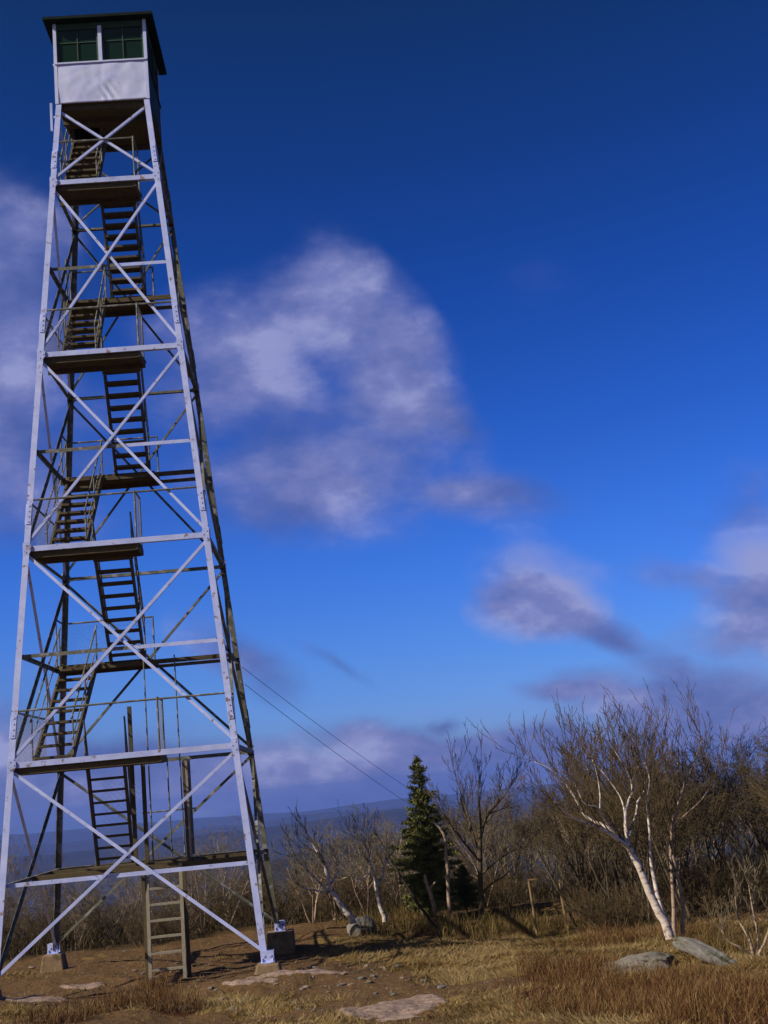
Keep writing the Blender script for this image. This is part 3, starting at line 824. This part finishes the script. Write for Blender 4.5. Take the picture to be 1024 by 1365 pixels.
# first the trees that stand out one by one --------------------------------
def limb_tree(name, label, base_px, D, limbs, bark, twig, seed, cat='birch tree', group=None, twigs=True, sprout=None, kids=(4, 3, 3), tip=.0042, upk=.16, tL=(.5, 1.0), wig=.17):
    """limbs: polylines [(px, py, depth offset, radius), ...]; twigs grow from where each limb has thinned"""
    base = ground(*base_px) if D is None else at(base_px[0], base_px[1], D)
    D = base.y
    root = empty(name, base); tag(root, label, cat, group); rnd = random.Random(seed)
    tr = MB(); segs = []
    for li, limb in enumerate(limbs):
        P = [at(px, py, D + dv) - base for (px, py, dv, r) in limb]; rad = [l[3] for l in limb]
        # smooth the polyline and roughen it
        Q, Rr = [], []
        for i in range(len(P) - 1):
            p0, p1, p2, p3 = P[max(i - 1, 0)], P[i], P[i + 1], P[min(i + 2, len(P) - 1)]
            for k in range(4):
                t = k / 4
                c = .5 * ((2 * p1) + (p2 - p0) * t + (2 * p0 - 5 * p1 + 4 * p2 - p3) * t * t + (3 * p1 - p0 - 3 * p2 + p3) * t ** 3)
                Q.append(c + rvec(rnd) * rad[i] * .14); Rr.append(rad[i] + (rad[i + 1] - rad[i]) * t)
        Q.append(P[-1]); Rr.append(rad[-1])
        if limb[0][1] >= base_px[1] - 6: Q[0] = Q[0] - Zv * .12
        tr.tube(Q, Rr, 8)
        if twigs:
            k0 = len(Q) // 3 if sprout is None else int(len(Q) * sprout)
            for i in range(k0, len(Q)):
                for rep in range(2 if i > len(Q) - 3 else 1):
                    if rnd.random() < .08: continue
                    dd = (Q[min(i + 1, len(Q) - 1)] - Q[i - 1]).normalized()
                    side = rvec(rnd); nd = (dd * .7 + side * .75 + Zv * .35).normalized()
                    L = rnd.uniform(*tL) * (1.0 if i < len(Q) - 1 else 1.2)
                    grow(segs, Q[i], nd, L, max(.006, Rr[i] * .5), 1, rnd, upk, wig, .52, (0,) + kids, tip, None, .62)
    tr.build('trunk', M[bark], root, True); seg_mesh('crown', segs, M[twig], root)
    return root

# the big leaning white birch
def low(limbs, k=.70, y0=1085, f=.78): return [[(x_, y0 - (y0 - y_) * k if y_ < y0 else y_, d_, r_ * f) for (x_, y_, d_, r_) in l] for l in limbs]
limb_tree('birch_tree', 'large white birch leaning left with many rising limbs behind the rock slab', (893, 1242), 23.4, low([
    [(893, 1242, 0, .115), (876, 1210, 0, .10), (862, 1180, 0, .088), (848, 1148, .0, .08), (838, 1130, 0, .066), (815, 1113, -.2, .05), (788, 1100, -.4, .036), (768, 1092, -.6, .024), (755, 1084, -.8, .014), (738, 1060, -1, .007)],
    [(842, 1138, .0, .06), (826, 1114, .1, .048), (806, 1101, .2, .042), (786, 1092, .3, .036), (775, 1078, .3, .03), (768, 1058, .4, .024), (755, 1030, .5, .017), (735, 1000, .5, .010), (712, 985, .5, .006)],
    [(822, 1112, .1, .036), (805, 1090, -.2, .03), (796, 1072, -.3, .025), (780, 1066, -.4, .016), (770, 1040, -.4, .010), (760, 1000, -.4, .006)],
    [(800, 1082, -.2, .025), (800, 1050, 0, .018), (796, 1010, 0, .012), (788, 975, .1, .006)],
    [(838, 1128, .1, .05), (834, 1100, .3, .04), (836, 1070, .4, .032), (843, 1040, .5, .026), (838, 1010, .5, .02), (826, 980, .5, .012), (812, 948, .5, .005)],
    [(834, 1100, .3, .03), (832, 1075, .5, .024), (824, 1045, .6, .017), (806, 1010, .6, .011), (790, 985, .7, .006)],
    [(838, 1116, .2, .036), (848, 1085, .6, .028), (850, 1062, .7, .022), (860, 1035, .8, .016), (852, 1000, .8, .010), (850, 970, .8, .005)],
    [(888, 1236, .3, .06), (876, 1190, .4, .05), (868, 1150, .5, .04), (866, 1110, .5, .032), (862, 1060, .6, .024), (866, 1020, .6, .016), (858, 980, .6, .008)]]),
    'birch', 'twig_red', 5, kids=(3, 2), tL=(.55, 1.0), tip=.0045, wig=.11)
limb_tree('birch_tree', 'slim tan birch pair standing upright just right of the leaning white birch', (903, 1243), 24.2, low([
    [(899, 1243, 0, .05), (898, 1205, 0, .042), (896, 1170, 0, .036), (894, 1140, .1, .034), (897, 1100, .1, .034), (906, 1060, .2, .028), (912, 1030, .3, .022), (905, 1000, .3, .014), (890, 965, .4, .006)],
    [(909, 1243, .1, .05), (910, 1205, .1, .045), (902, 1165, .1, .04), (897, 1140, .1, .038)],
    [(912, 1032, .3, .02), (922, 1005, .4, .014), (930, 975, .4, .008), (936, 950, .4, .004)],
    [(897, 1100, .1, .022), (915, 1085, 0, .016), (935, 1060, 0, .010), (950, 1030, .1, .006)]], .75, 1085, .9),
    'birch_tan', 'twig_red', 6, sprout=.5, kids=(3, 2), tL=(.55, 1.05), tip=.0045, wig=.11)
limb_tree('birch_tree', 'small white forked birch bending left over the grey boulder', (470, 1224), 29.0, [
    [(470, 1224, 0, 0.07605), (458, 1212, 0, 0.06591), (447, 1194, 0, 0.05577), (440, 1188, 0, 0.0507), (436, 1165, 0, 0.04259), (431, 1148, 0, 0.04056), (420, 1130, .1, 0.03245), (411, 1115, .1, 0.02434), (401, 1098, .2, 0.01217)],
    [(438, 1188, 0, 0.03549), (425, 1175, -.2, 0.02636), (413, 1163, -.3, 0.02231), (400, 1150, -.4, 0.01622), (388, 1140, -.4, 0.009126)],
    [(440, 1180, 0, 0.03042), (447, 1168, .2, 0.02231), (451, 1160, .3, 0.01825), (452, 1148, .3, 0.01014)],
    [(432, 1188, 0, 0.02434), (415, 1186, -.2, 0.01825), (405, 1183, -.3, 0.01014)],
    [(428, 1140, .1, 0.02028), (415, 1132, .3, 0.0142), (400, 1130, .3, 0.008112)]],
    'birch', 'twig_grey', 8, kids=(2, 2), tL=(.3, .65), sprout=.55)
limb_tree('birch_tree', 'small white birch with two upright forks left of the spruce', (513, 1222), 30.5, [
    [(513, 1222, 0, 0.06084), (507, 1208, 0, 0.0507), (502, 1185, 0, 0.04563), (500, 1170, 0, 0.03853), (495, 1155, 0, 0.03042), (490, 1135, .1, 0.02434), (485, 1125, .1, 0.01622), (470, 1115, .1, 0.01014)],
    [(502, 1180, 0, 0.0365), (509, 1168, .1, 0.03245), (514, 1150, .1, 0.03042), (519, 1142, .2, 0.0142)],
    [(486, 1128, .1, 0.01622), (488, 1115, .1, 0.01318), (484, 1108, 0, 0.008112)],
    [(497, 1160, 0, 0.02028), (478, 1175, -.3, 0.01622), (470, 1168, -.3, 0.01217), (455, 1172, -.3, 0.007098)]],
    'birch', 'twig_grey', 9, kids=(2, 2), tL=(.3, .65), sprout=.55)
limb_tree('dead_birch', 'dead grey birch snag with a hooked top in front of the spruce', (600, 1221), 30.6, [
    [(600, 1221, 0, .055), (598, 1190, 0, .048), (597, 1160, 0, .045), (595, 1142, 0, .04), (594, 1120, .05, .034), (588, 1106, .05, .03), (580, 1098, .05, .022), (573, 1096, .05, .012)],
    [(594, 1125, .05, .022), (586, 1124, -.2, .018), (580, 1128, -.3, .010)]],
    'birch_tan', 'twig_grey', 10, 'dead tree', twigs=False)
limb_tree('broken_trunk', 'short broken grey trunk leaning left against the spruce boughs', (576, 1206), 30.8, [
    [(580, 1212, 0, .05), (574, 1192, 0, .046), (569, 1178, 0, .042), (566, 1166, 0, .03)],
    [(572, 1186, 0, .03), (580, 1176, -.2, .016)]], 'birch_tan', 'twig_grey', 12, 'dead tree', twigs=False)
limb_tree('leaning_stem', 'thin dark dead stem leaning across the front of the spruce', (592, 1250), None, [
    [(592, 1250, 0, .035), (565, 1215, .2, .032), (535, 1170, .5, .028), (515, 1135, .8, .022), (500, 1110, 1, .012)]], 'dark_stem', 'twig', 13, 'dead tree', sprout=.7, kids=(3,), tL=(.3, .6))
limb_tree('bare_tree', 'dark spreading leafless tree standing right of the spruce', (643, 1222), 31.5, [
    [(643, 1222, 0, .075), (641, 1190, 0, .066), (640, 1150, 0, .06), (641, 1115, 0, .05), (648, 1090, .2, .036), (660, 1075, .3, .026), (676, 1055, .4, .016), (690, 1035, .4, .008)],
    [(640, 1140, 0, .04), (630, 1110, .2, .03), (622, 1080, .4, .022), (612, 1050, .5, .013), (606, 1030, .5, .006)],
    [(641, 1115, 0, .034), (640, 1085, -.3, .026), (637, 1060, -.4, .016), (642, 1030, -.5, .008)],
    [(641, 1150, 0, .03), (620, 1125, -.4, .022), (605, 1105, -.6, .014), (590, 1085, -.7, .007)],
    [(642, 1165, 0, .03), (660, 1150, -.2, .022), (680, 1135, -.4, .014), (700, 1130, -.5, .008)],
    [(643, 1190, 0, .03), (655, 1178, -.3, .024), (672, 1168, -.4, .016), (690, 1150, -.4, .008)]],
    'bark', 'twig', 14, 'bare tree', kids=(4, 3), tL=(.4, .85))

# the spruce ----------------------------------------------------------------
def spruce(name, label, base, h, w, seed, whorls, skirt=.05):
    root = empty(name, base); tag(root, label, 'spruce tree'); rnd = random.Random(seed)
    tr = MB(); tr.tube([(0, 0, -.15), (.02, 0, h * .3), (0, .01, h * .7), (0, 0, h)], [h * .022, h * .017, h * .009, .006], 8)
    tr.build('trunk', M['bark'], root, True)
    A, B, Wd = [], [], []
    def needles(p, d, L):
        n = max(3, int(L / .022)); pts = [p + d * (L * i / n) for i in range(n + 1)]
        for q in pts:
            for k in range(3):
                s = rvec(rnd); s = (s - d * s.dot(d)); s = (s.normalized() * .8 + d * .55 + Zv * .18).normalized()
                A.append(q); B.append(q + s * rnd.uniform(.05, .095)); Wd.append(.011)
        A.append(p); B.append(p + d * L); Wd.append(.007)
    for i in range(whorls):
        t = i / (whorls - 1); z = h * (skirt + (1 - skirt) * t ** .92 * .985)
        reach = w * ((1 - t) ** .78) * rnd.uniform(.72, 1.12) + .06
        nb_ = 9 if t < .75 else 6
        for k in range(nb_):
            if rnd.random() < .10: continue
            a = 6.283 * (k + rnd.random() * .7) / nb_; L = reach * rnd.uniform(.6, 1.18)
            if rnd.random() < .06: L *= 1.3
            out = Vector((math.cos(a), math.sin(a), 0)); p = Vector((0, 0, z + rnd.uniform(-.05, .05)))
            steps = max(3, int(L / .09)); dz0 = .30 * t + .02 - .22 * (1 - t)
            pos = p
            for s in range(steps):
                f = (s + 1) / steps
                d = (out + Zv * (dz0 - .15 * f + .35 * f * f)).normalized()
                nxt = pos + d * (L / steps)
                needles(pos, d, L / steps)
                if s > 0:
                    sl = L * .42 * (1 - f * .75)
                    for sg in (-1, 1):
                        sd = (d * .75 + out.cross(Zv) * sg * .8 + Zv * rnd.uniform(-.18, .12)).normalized()
                        if sl > .04: needles(pos, sd, sl * rnd.uniform(.6, 1.1))
                pos = nxt
    needles(Vector((0, 0, h * .93)), Zv, h * .08)
    A = np.array(A); B = np.array(B); Wd = np.array(Wd)[:, None]
    ax = B - A; rv = np.random.RandomState(seed).randn(*ax.shape); s = np.cross(ax, rv); s /= np.linalg.norm(s, axis=1)[:, None] + 1e-9
    V = np.stack([A - s * Wd, A + s * Wd, B + s * Wd * .4, B - s * Wd * .4], 1).reshape(-1, 3)
    np_mesh('crown', V, np.arange(len(A) * 4).reshape(-1, 4), M['needles'], root)
    return root
spruce('spruce_tree', 'tall dark green pointed spruce, the only full height evergreen in sight', at(575, 1216, 31.8), 3.78, .92, 3, 34)
spruce('young_spruce', 'low dark young spruce half hidden at the right foot of the tall spruce', at(622, 1212, 32.6), 1.0, .5, 4, 9, .12)

# posts ---------------------------------------------------------------------
pr = empty('wooden_post', ground(717, 1247)); tag(pr, 'thin wooden post with a short arm on top at the wood edge', 'post')
m = MB(); m.pole((0, 0, -.2), (-.06, 0, 1.12), .030, .026, 8); m.build('shaft', M['post_wood'], pr)
m = MB(); m.bar((-.08, 0, 1.15), (.13, 0, 1.16), Y, Zv, .03, .03); m.build('arm', M['post_wood'], pr)
pr = empty('wooden_post', ground(757, 1236)); tag(pr, 'thin wooden post with a slanted bare top, no arm, at the wood edge', 'post')
m = MB(); m.pole((0, 0, -.2), (-.07, 0, .92), .038, .032, 8); m.pole((-.07, 0, .92), (-.072, 0, .98), .032, .012, 8); m.build('shaft', M['post_wood'], pr)

# silvery shrub at the right edge
limb_tree('bare_shrub', 'pale silvery shrub with many crooked stems by the right edge', (1005, 1275), None, [
    [(1005, 1275, 0, .03), (998, 1250, 0, .024), (985, 1225, .1, .016), (980, 1195, .1, .008)],
    [(1007, 1275, 0, .03), (1010, 1245, .1, .024), (1004, 1215, .1, .016), (998, 1180, .2, .008)],
    [(1010, 1275, 0, .03), (1022, 1250, 0, .024), (1030, 1220, 0, .016), (1035, 1190, 0, .008)],
    [(1003, 1275, 0, .026), (985, 1262, -.1, .018), (972, 1255, -.1, .010), (962, 1240, -.1, .006)]], 'birch_tan', 'twig_grey', 17, 'shrub', sprout=.4, kids=(3, 2), tL=(.3, .6))

# the bare wood behind: one of each kind, then copies --------------------------
G = 'bare trees of the scrub wood around the summit'
LT = 'brown leafless scrub tree in the tangled wood behind the summit'
LP = 'pale stemmed leafless scrub tree in the tangled wood behind the summit'
protos = []
for i in range(7):
    protos.append(make_tree('scrub_tree', 40 + i, 4.2 + .35 * (i % 3), 1 + (i % 3), 'birch_tan' if i in (2, 5) else 'bark', ('twig', 'twig_red', 'twig_grey')[i % 3] , LP if i in (2, 5) else LT, 'bare tree', G,
                            kids=(7, 6, 4, 2) if i % 3 == 0 else (6, 5, 4, 2), spread=.62 + .1 * (i % 3), up=.06, r=.05, tip=.0052, decay=.72))
LS = 'low leafless thicket bush with many thin stems in the scrub wood'
GS = 'thicket bushes of the scrub wood'
bushes = [make_tree('thicket_bush', 80 + i, 1.5, 6, 'bark', 'twig' if i % 2 else 'twig_red', LS, 'bush', GS, kids=(5, 4, 2), spread=.6, lean=.45, r=.018, tip=.005, decay=.7) for i in range(4)]
used = set()
def put(proto, x, y, s, rz, tilt=(0, 0)):
    o = proto if proto.name not in used else copy_tree(proto)
    used.add(proto.name)
    o.location = (x, y, hz(x, y) - .03); o.rotation_euler = (tilt[0], tilt[1], rz); o.scale = (s, s, s)
    return o
rnd = random.Random(77)
n = 0
while n < 285:
    az = R(rnd.uniform(-22.5, 24)); deg = math.degrees(az)
    right = deg > 3.5
    q = rnd.random() ** 1.3
    D = 26.6 + 20 * q if right else 34.5 + 26 * q
    if deg < -9: D -= 1.5
    if right: D += max(0, (9 - deg)) * .8
    x, y = D * math.tan(az), D
    if 1.0 < deg < 6.5 and D < 33.8: continue
    if right and math.hypot(x - 9.3, y - 23.6) < 2.4: continue
    s = rnd.uniform(.62, 1.08)
    if not right: s *= rnd.uniform(.40, .72)
    if deg > 14 and D < 36: s *= 1.08
    pick = rnd.choice(protos)
    if pick['label'] == LP and right and D < 36: pick = protos[0]
    put(pick, x, y, s, rnd.uniform(0, 6.28), (rnd.gauss(0, .12), rnd.gauss(0, .12))); n += 1
for px, D, k in ((415, 33.2, .55), (447, 34, .62), (488, 33.4, .6), (535, 34.2, .7), (300, 35, .6), (240, 35.5, .55)):
    p = at(px, 1200, D); put(protos[2 if px % 2 else 5], p.x, p.y, k, px * .37, (rnd.gauss(0, .12), rnd.gauss(0, .12)))
n = 0
while n < 270:
    az = R(rnd.uniform(-22, 21)); deg = math.degrees(az); right = deg > 4
    q = rnd.random() ** 1.4
    D = 26.8 + 14 * q if right else 34 + 14 * q
    if deg < -9: D -= 1.5
    x, y = D * math.tan(az), D
    if -2 < deg < 6.5 and D < 33.5: continue
    put(rnd.choice(bushes), x, y, rnd.uniform(.5, 1.0), rnd.uniform(0, 6.28)); n += 1

# ------------------------------------------------------------------ haze
hb = MB(); hb.box((-12800, -12800, -700), (12800, 12800, 24.5))
hm_, nt, b = new_mat('haze_air'); nt.nodes.remove(b)
vol = N(nt, 'ShaderNodeVolumePrincipled'); vol.inputs['Color'].default_value = (.21, .35, 1, 1); vol.inputs['Density'].default_value = 1.0e-4
vol.inputs['Anisotropy'].default_value = 0
nt.links.new(vol.outputs[0], nt.nodes['Material Output'].inputs['Volume'])
tag(hb.build('haze', hm_), kind='stuff')

# ------------------------------------------------------------------ sky, clouds, sun
SUN_EL = R(35); sun_h = Vector((-.895, -.445, 0)).normalized()
SUN = sun_h * math.cos(SUN_EL) + Zv * math.sin(SUN_EL)
wd = bpy.data.worlds.new('World'); sc.world = wd; wd.use_nodes = True
nt = wd.node_tree; bg = nt.nodes['Background']; bg.inputs['Strength'].default_value = .1
sky = N(nt, 'ShaderNodeTexSky', sky_type='NISHITA', sun_disc=False, sun_elevation=SUN_EL, sun_rotation=math.atan2(SUN.x, SUN.y))
tc = N(nt, 'ShaderNodeTexCoord'); DIR = tc.outputs['Generated']
sep = N(nt, 'ShaderNodeSeparateXYZ'); nt.links.new(DIR, sep.inputs[0])
def mth(op, a, b_=None, c_=None, clamp=False):
    n_ = N(nt, 'ShaderNodeMath', operation=op, use_clamp=clamp)
    for i, v in enumerate((a, b_, c_)):
        if v is None: continue
        if isinstance(v, (int, float)): n_.inputs[i].default_value = v
        else: nt.links.new(v, n_.inputs[i])
    return n_.outputs[0]
AZ = mth('ARCTAN2', sep.outputs[0], sep.outputs[1]); EL = mth('ARCSINE', sep.outputs[2])
# the deep polarised blue of the photograph: Nishita times a filter that depends on height
elr = mth('DIVIDE', EL, R(45), clamp=True)
K = 2.0
stops = [(0, (.42, .66, 1.75)), (5 / 45, (.27, .56, 1.45)), (10 / 45, (.18, .48, 1.42)), (16 / 45, (.11, .375, 1.22)), (22 / 45, (.075, .30, 1.02)), (29 / 45, (.062, .235, .72)), (35 / 45, (.060, .205, .52)), (1, (.06, .14, .22))]  # top stop lies above the view, less blue to weaken the blue fill
filt = ramp(nt, elr, [(p, tuple(v / K for v in c)) for p, c in stops])
sc1 = N(nt, 'ShaderNodeVectorMath', operation='MULTIPLY'); nt.links.new(sky.outputs[0], sc1.inputs[0]); nt.links.new(filt, sc1.inputs[1])
sund = N(nt, 'ShaderNodeVectorMath', operation='DOT_PRODUCT'); sund.inputs[1].default_value = tuple(sun_h); nt.links.new(DIR, sund.inputs[0])
side = N(nt, 'ShaderNodeMapRange', interpolation_type='SMOOTHSTEP'); side.inputs[1].default_value = -.15; side.inputs[2].default_value = .5
nt.links.new(sund.outputs['Value'], side.inputs[0])
neut = N(nt, 'ShaderNodeRGB'); neut.outputs[0].default_value = (.40 / K, .38 / K, .36 / K, 1)  # unseen sun-side sky set neutral, added as fill light
filt = mixc(nt, side.outputs[0], filt, neut.outputs[0])
nt.links.new(filt, sc1.inputs[1])
sc2 = N(nt, 'ShaderNodeVectorMath', operation='SCALE'); sc2.inputs['Scale'].default_value = K; nt.links.new(sc1.outputs[0], sc2.inputs[0])
# clouds: soft patches on the dome, broken up by noise
cmb = N(nt, 'ShaderNodeCombineXYZ'); nt.links.new(AZ, cmb.inputs[0]); nt.links.new(EL, cmb.inputs[1])
wn = N(nt, 'ShaderNodeTexNoise'); wn.inputs['Scale'].default_value = 9; wn.inputs['Detail'].default_value = 5
nt.links.new(DIR, wn.inputs['Vector'])
wsub = N(nt, 'ShaderNodeVectorMath', operation='SUBTRACT'); wsub.inputs[1].default_value = (.5, .5, .5); nt.links.new(wn.outputs['Color'], wsub.inputs[0])
wsc = N(nt, 'ShaderNodeVectorMath', operation='SCALE'); wsc.inputs['Scale'].default_value = .055; nt.links.new(wsub.outputs[0], wsc.inputs[0])
wad = N(nt, 'ShaderNodeVectorMath', operation='ADD'); nt.links.new(cmb.outputs[0], wad.inputs[0]); nt.links.new(wsc.outputs[0], wad.inputs[1])
CL = [  # px, py, rx, ry, turn (degrees, rising to the right positive), density, brightness
    (432, 375, 60, 62, 30, .95, .85), (500, 440, 95, 62, -45, 1.1, .85), (545, 520, 70, 75, -50, 1.05, .72), (330, 455, 125, 80, 8, 1.05, .66), (440, 556, 170, 56, 0, .85, .6),
    (270, 530, 130, 95, 0, .66, .5), (455, 655, 115, 62, -12, 1.25, .72), (600, 640, 125, 38, -15, .85, .5), (660, 665, 70, 30, -10, .8, .45), (330, 680, 130, 50, 0, .58, .4), (300, 625, 120, 60, 0, .5, .45), (620, 565, 50, 25, -50, .6, .45),
    (15, 290, 80, 70, -30, 1.1, .5), (-5, 460, 65, 95, 10, 1.1, .85), (20, 600, 110, 120, 0, .95, .5), (70, 710, 120, 60, 0, .55, .3), (20, 380, 60, 60, 0, .6, .5),
    (728, 776, 72, 58, -20, 1.5, 1.15), (775, 812, 72, 34, -30, 1.15, .72), (835, 850, 70, 20, -28, .8, .35), (690, 822, 54, 36, 0, 1.35, .75), (820, 922, 120, 34, 3, 1.3, .45), (740, 925, 60, 12, 0, .7, .35), (905, 770, 80, 22, -15, .65, .4),
    (1015, 765, 70, 66, 30, 1.35, 1.05), (965, 850, 80, 46, 25, 1.0, .62), (1000, 940, 140, 42, 5, 1.2, .4), (1010, 650, 50, 40, 0, .6, .4), (720, 378, 55, 34, 0, .4, .4), (730, 650, 70, 22, -15, .45, .3), (930, 690, 100, 34, 0, .4, .3),
    (340, 885, 62, 34, -35, 1.1, .35), (445, 890, 55, 10, -30, .7, .2), (500, 975, 90, 20, -6, 1.1, .25), (545, 990, 50, 12, -15, .8, .3), (592, 964, 24, 9, 0, 1.0, .2), (270, 858, 55, 32, 0, .8, .75),
    (420, 1010, 180, 34, 3, 1.1, .62), (660, 1008, 100, 28, 10, 1.2, .8), (540, 1035, 220, 34, 4, 1.2, .5), (150, 1010, 190, 55, 0, .9, .55), (60, 1050, 240, 45, 0, 1.0, .42), (860, 990, 260, 36, 5, 1.0, .5), (380, 1055, 200, 32, 4, 1.1, .5), (250, 1080, 300, 30, 5, 1.2, .45), (650, 1045, 200, 30, 5, 1.1, .45), (100, 900, 90, 40, 0, .5, .5), (1200, 960, 250, 60, 0, .9, .5), (-200, 1000, 250, 80, 0, .9, .5), (-150, 500, 200, 200, 0, .9, .5)]
dens = None; lit = None
for (px, py, rx, ry, turn, dn, br) in CL:
    d = ray(px, py).normalized(); az0, el0 = math.atan2(d.x, d.y), math.asin(d.z)
    mp = N(nt, 'ShaderNodeMapping', vector_type='TEXTURE'); mp.inputs['Location'].default_value = (az0, el0, 0)
    mp.inputs['Rotation'].default_value = (0, 0, ROLL + R(turn)); mp.inputs['Scale'].default_value = (1.45 * rx / F / math.cos(el0), 1.45 * ry / F, 1)
    nt.links.new(wad.outputs[0], mp.inputs['Vector'])
    g = N(nt, 'ShaderNodeTexGradient', gradient_type='SPHERICAL'); nt.links.new(mp.outputs[0], g.inputs[0])
    v = mth('MULTIPLY', g.outputs['Fac'], dn)
    dens = v if dens is None else mth('ADD', dens, v)
    vb = mth('MULTIPLY', v, br); lit = vb if lit is None else mth('ADD', lit, vb)
def dnoise(scale, det=8, rough=.58, off=(0, 0, 0), sq=(1, 1, 1.7)):
    mp = N(nt, 'ShaderNodeMapping'); mp.inputs['Location'].default_value = off; mp.inputs['Scale'].default_value = sq; nt.links.new(DIR, mp.inputs['Vector'])
    n_ = N(nt, 'ShaderNodeTexNoise'); n_.inputs['Scale'].default_value = scale; n_.inputs['Detail'].default_value = det; n_.inputs['Roughness'].default_value = rough
    nt.links.new(mp.outputs[0], n_.inputs['Vector']); return n_.outputs['Fac']
f0 = dnoise(4.5, 6, .55, (3, 1, 2)); f1 = dnoise(10, 8, .55); f2 = dnoise(30, 6)
nz_ = mth('ADD', mth('MULTIPLY', mth('SUBTRACT', f0, .50), .95), mth('ADD', mth('MULTIPLY', mth('SUBTRACT', f1, .5), 1.05), mth('MULTIPLY', mth('SUBTRACT', f2, .5), .50)))
raw = mth('ADD', dens, mth('MULTIPLY', nz_, mth('MINIMUM', mth('MULTIPLY', dens, 2.2), 1.0)))
cov = N(nt, 'ShaderNodeMapRange', interpolation_type='SMOOTHSTEP'); cov.inputs[1].default_value = .05; cov.inputs[2].default_value = 1.38
nt.links.new(raw, cov.inputs[0])
# brightness of the cloud: its own share, thinner upper edges brighter, noise
brt = mth('DIVIDE', lit, mth('MAXIMUM', dens, .01))
f3 = dnoise(10, 8, .55, (.0, .0, -.06)); relief = mth('MULTIPLY', mth('SUBTRACT', f1, f3), 2.0)
brt = mth('ADD', mth('ADD', brt, relief), mth('MULTIPLY', mth('SUBTRACT', f2, .5), .2))
ccol = ramp(nt, brt, [(.10, (.075, .115, .35)), (.45, (.115, .155, .42)), (.75, (.185, .215, .49)), (1, (.305, .33, .61))])
csc = N(nt, 'ShaderNodeVectorMath', operation='SCALE'); csc.inputs['Scale'].default_value = 1 / .1; nt.links.new(ccol, csc.inputs[0])
mx = N(nt, 'ShaderNodeMix', data_type='RGBA'); nt.links.new(mth('MULTIPLY', cov.outputs[0], .92), mx.inputs[0])
nt.links.new(sc2.outputs[0], mx.inputs[6]); nt.links.new(csc.outputs[0], mx.inputs[7]); nt.links.new(mx.outputs[2], bg.inputs['Color'])
wd.cycles.sampling_method = 'MANUAL'; wd.cycles.sample_map_resolution = 512

sl = bpy.data.lights.new('sun', 'SUN'); sl.energy = 5.0; sl.angle = R(.5); sl.color = (1, .90, .76)
so = bpy.data.objects.new('sun', sl); COL.objects.link(so); so.rotation_euler = (-SUN).to_track_quat('-Z', 'Y').to_euler()
so.location = (-20, -10, 40)

# ------------------------------------------------------------------ camera
cam = bpy.data.cameras.new('camera'); co = bpy.data.objects.new('camera', cam); COL.objects.link(co); sc.camera = co
cam.sensor_fit = 'VERTICAL'; cam.sensor_height = 24; cam.lens = F / 1365 * 24; cam.clip_start = .1; cam.clip_end = 60000
rot = Matrix((RT, UP, -FWD)).transposed()
co.matrix_world = Matrix.Translation(CAM) @ rot.to_4x4()

sc.view_settings.view_transform = 'Standard'; sc.view_settings.look = 'None'; sc.view_settings.exposure = 0; sc.view_settings.gamma = 1
sc.render.resolution_x, sc.render.resolution_y = 768, 1024
sc.cycles.use_denoising = True
sc.cycles.volume_bounces = 0; sc.cycles.max_bounces = 6
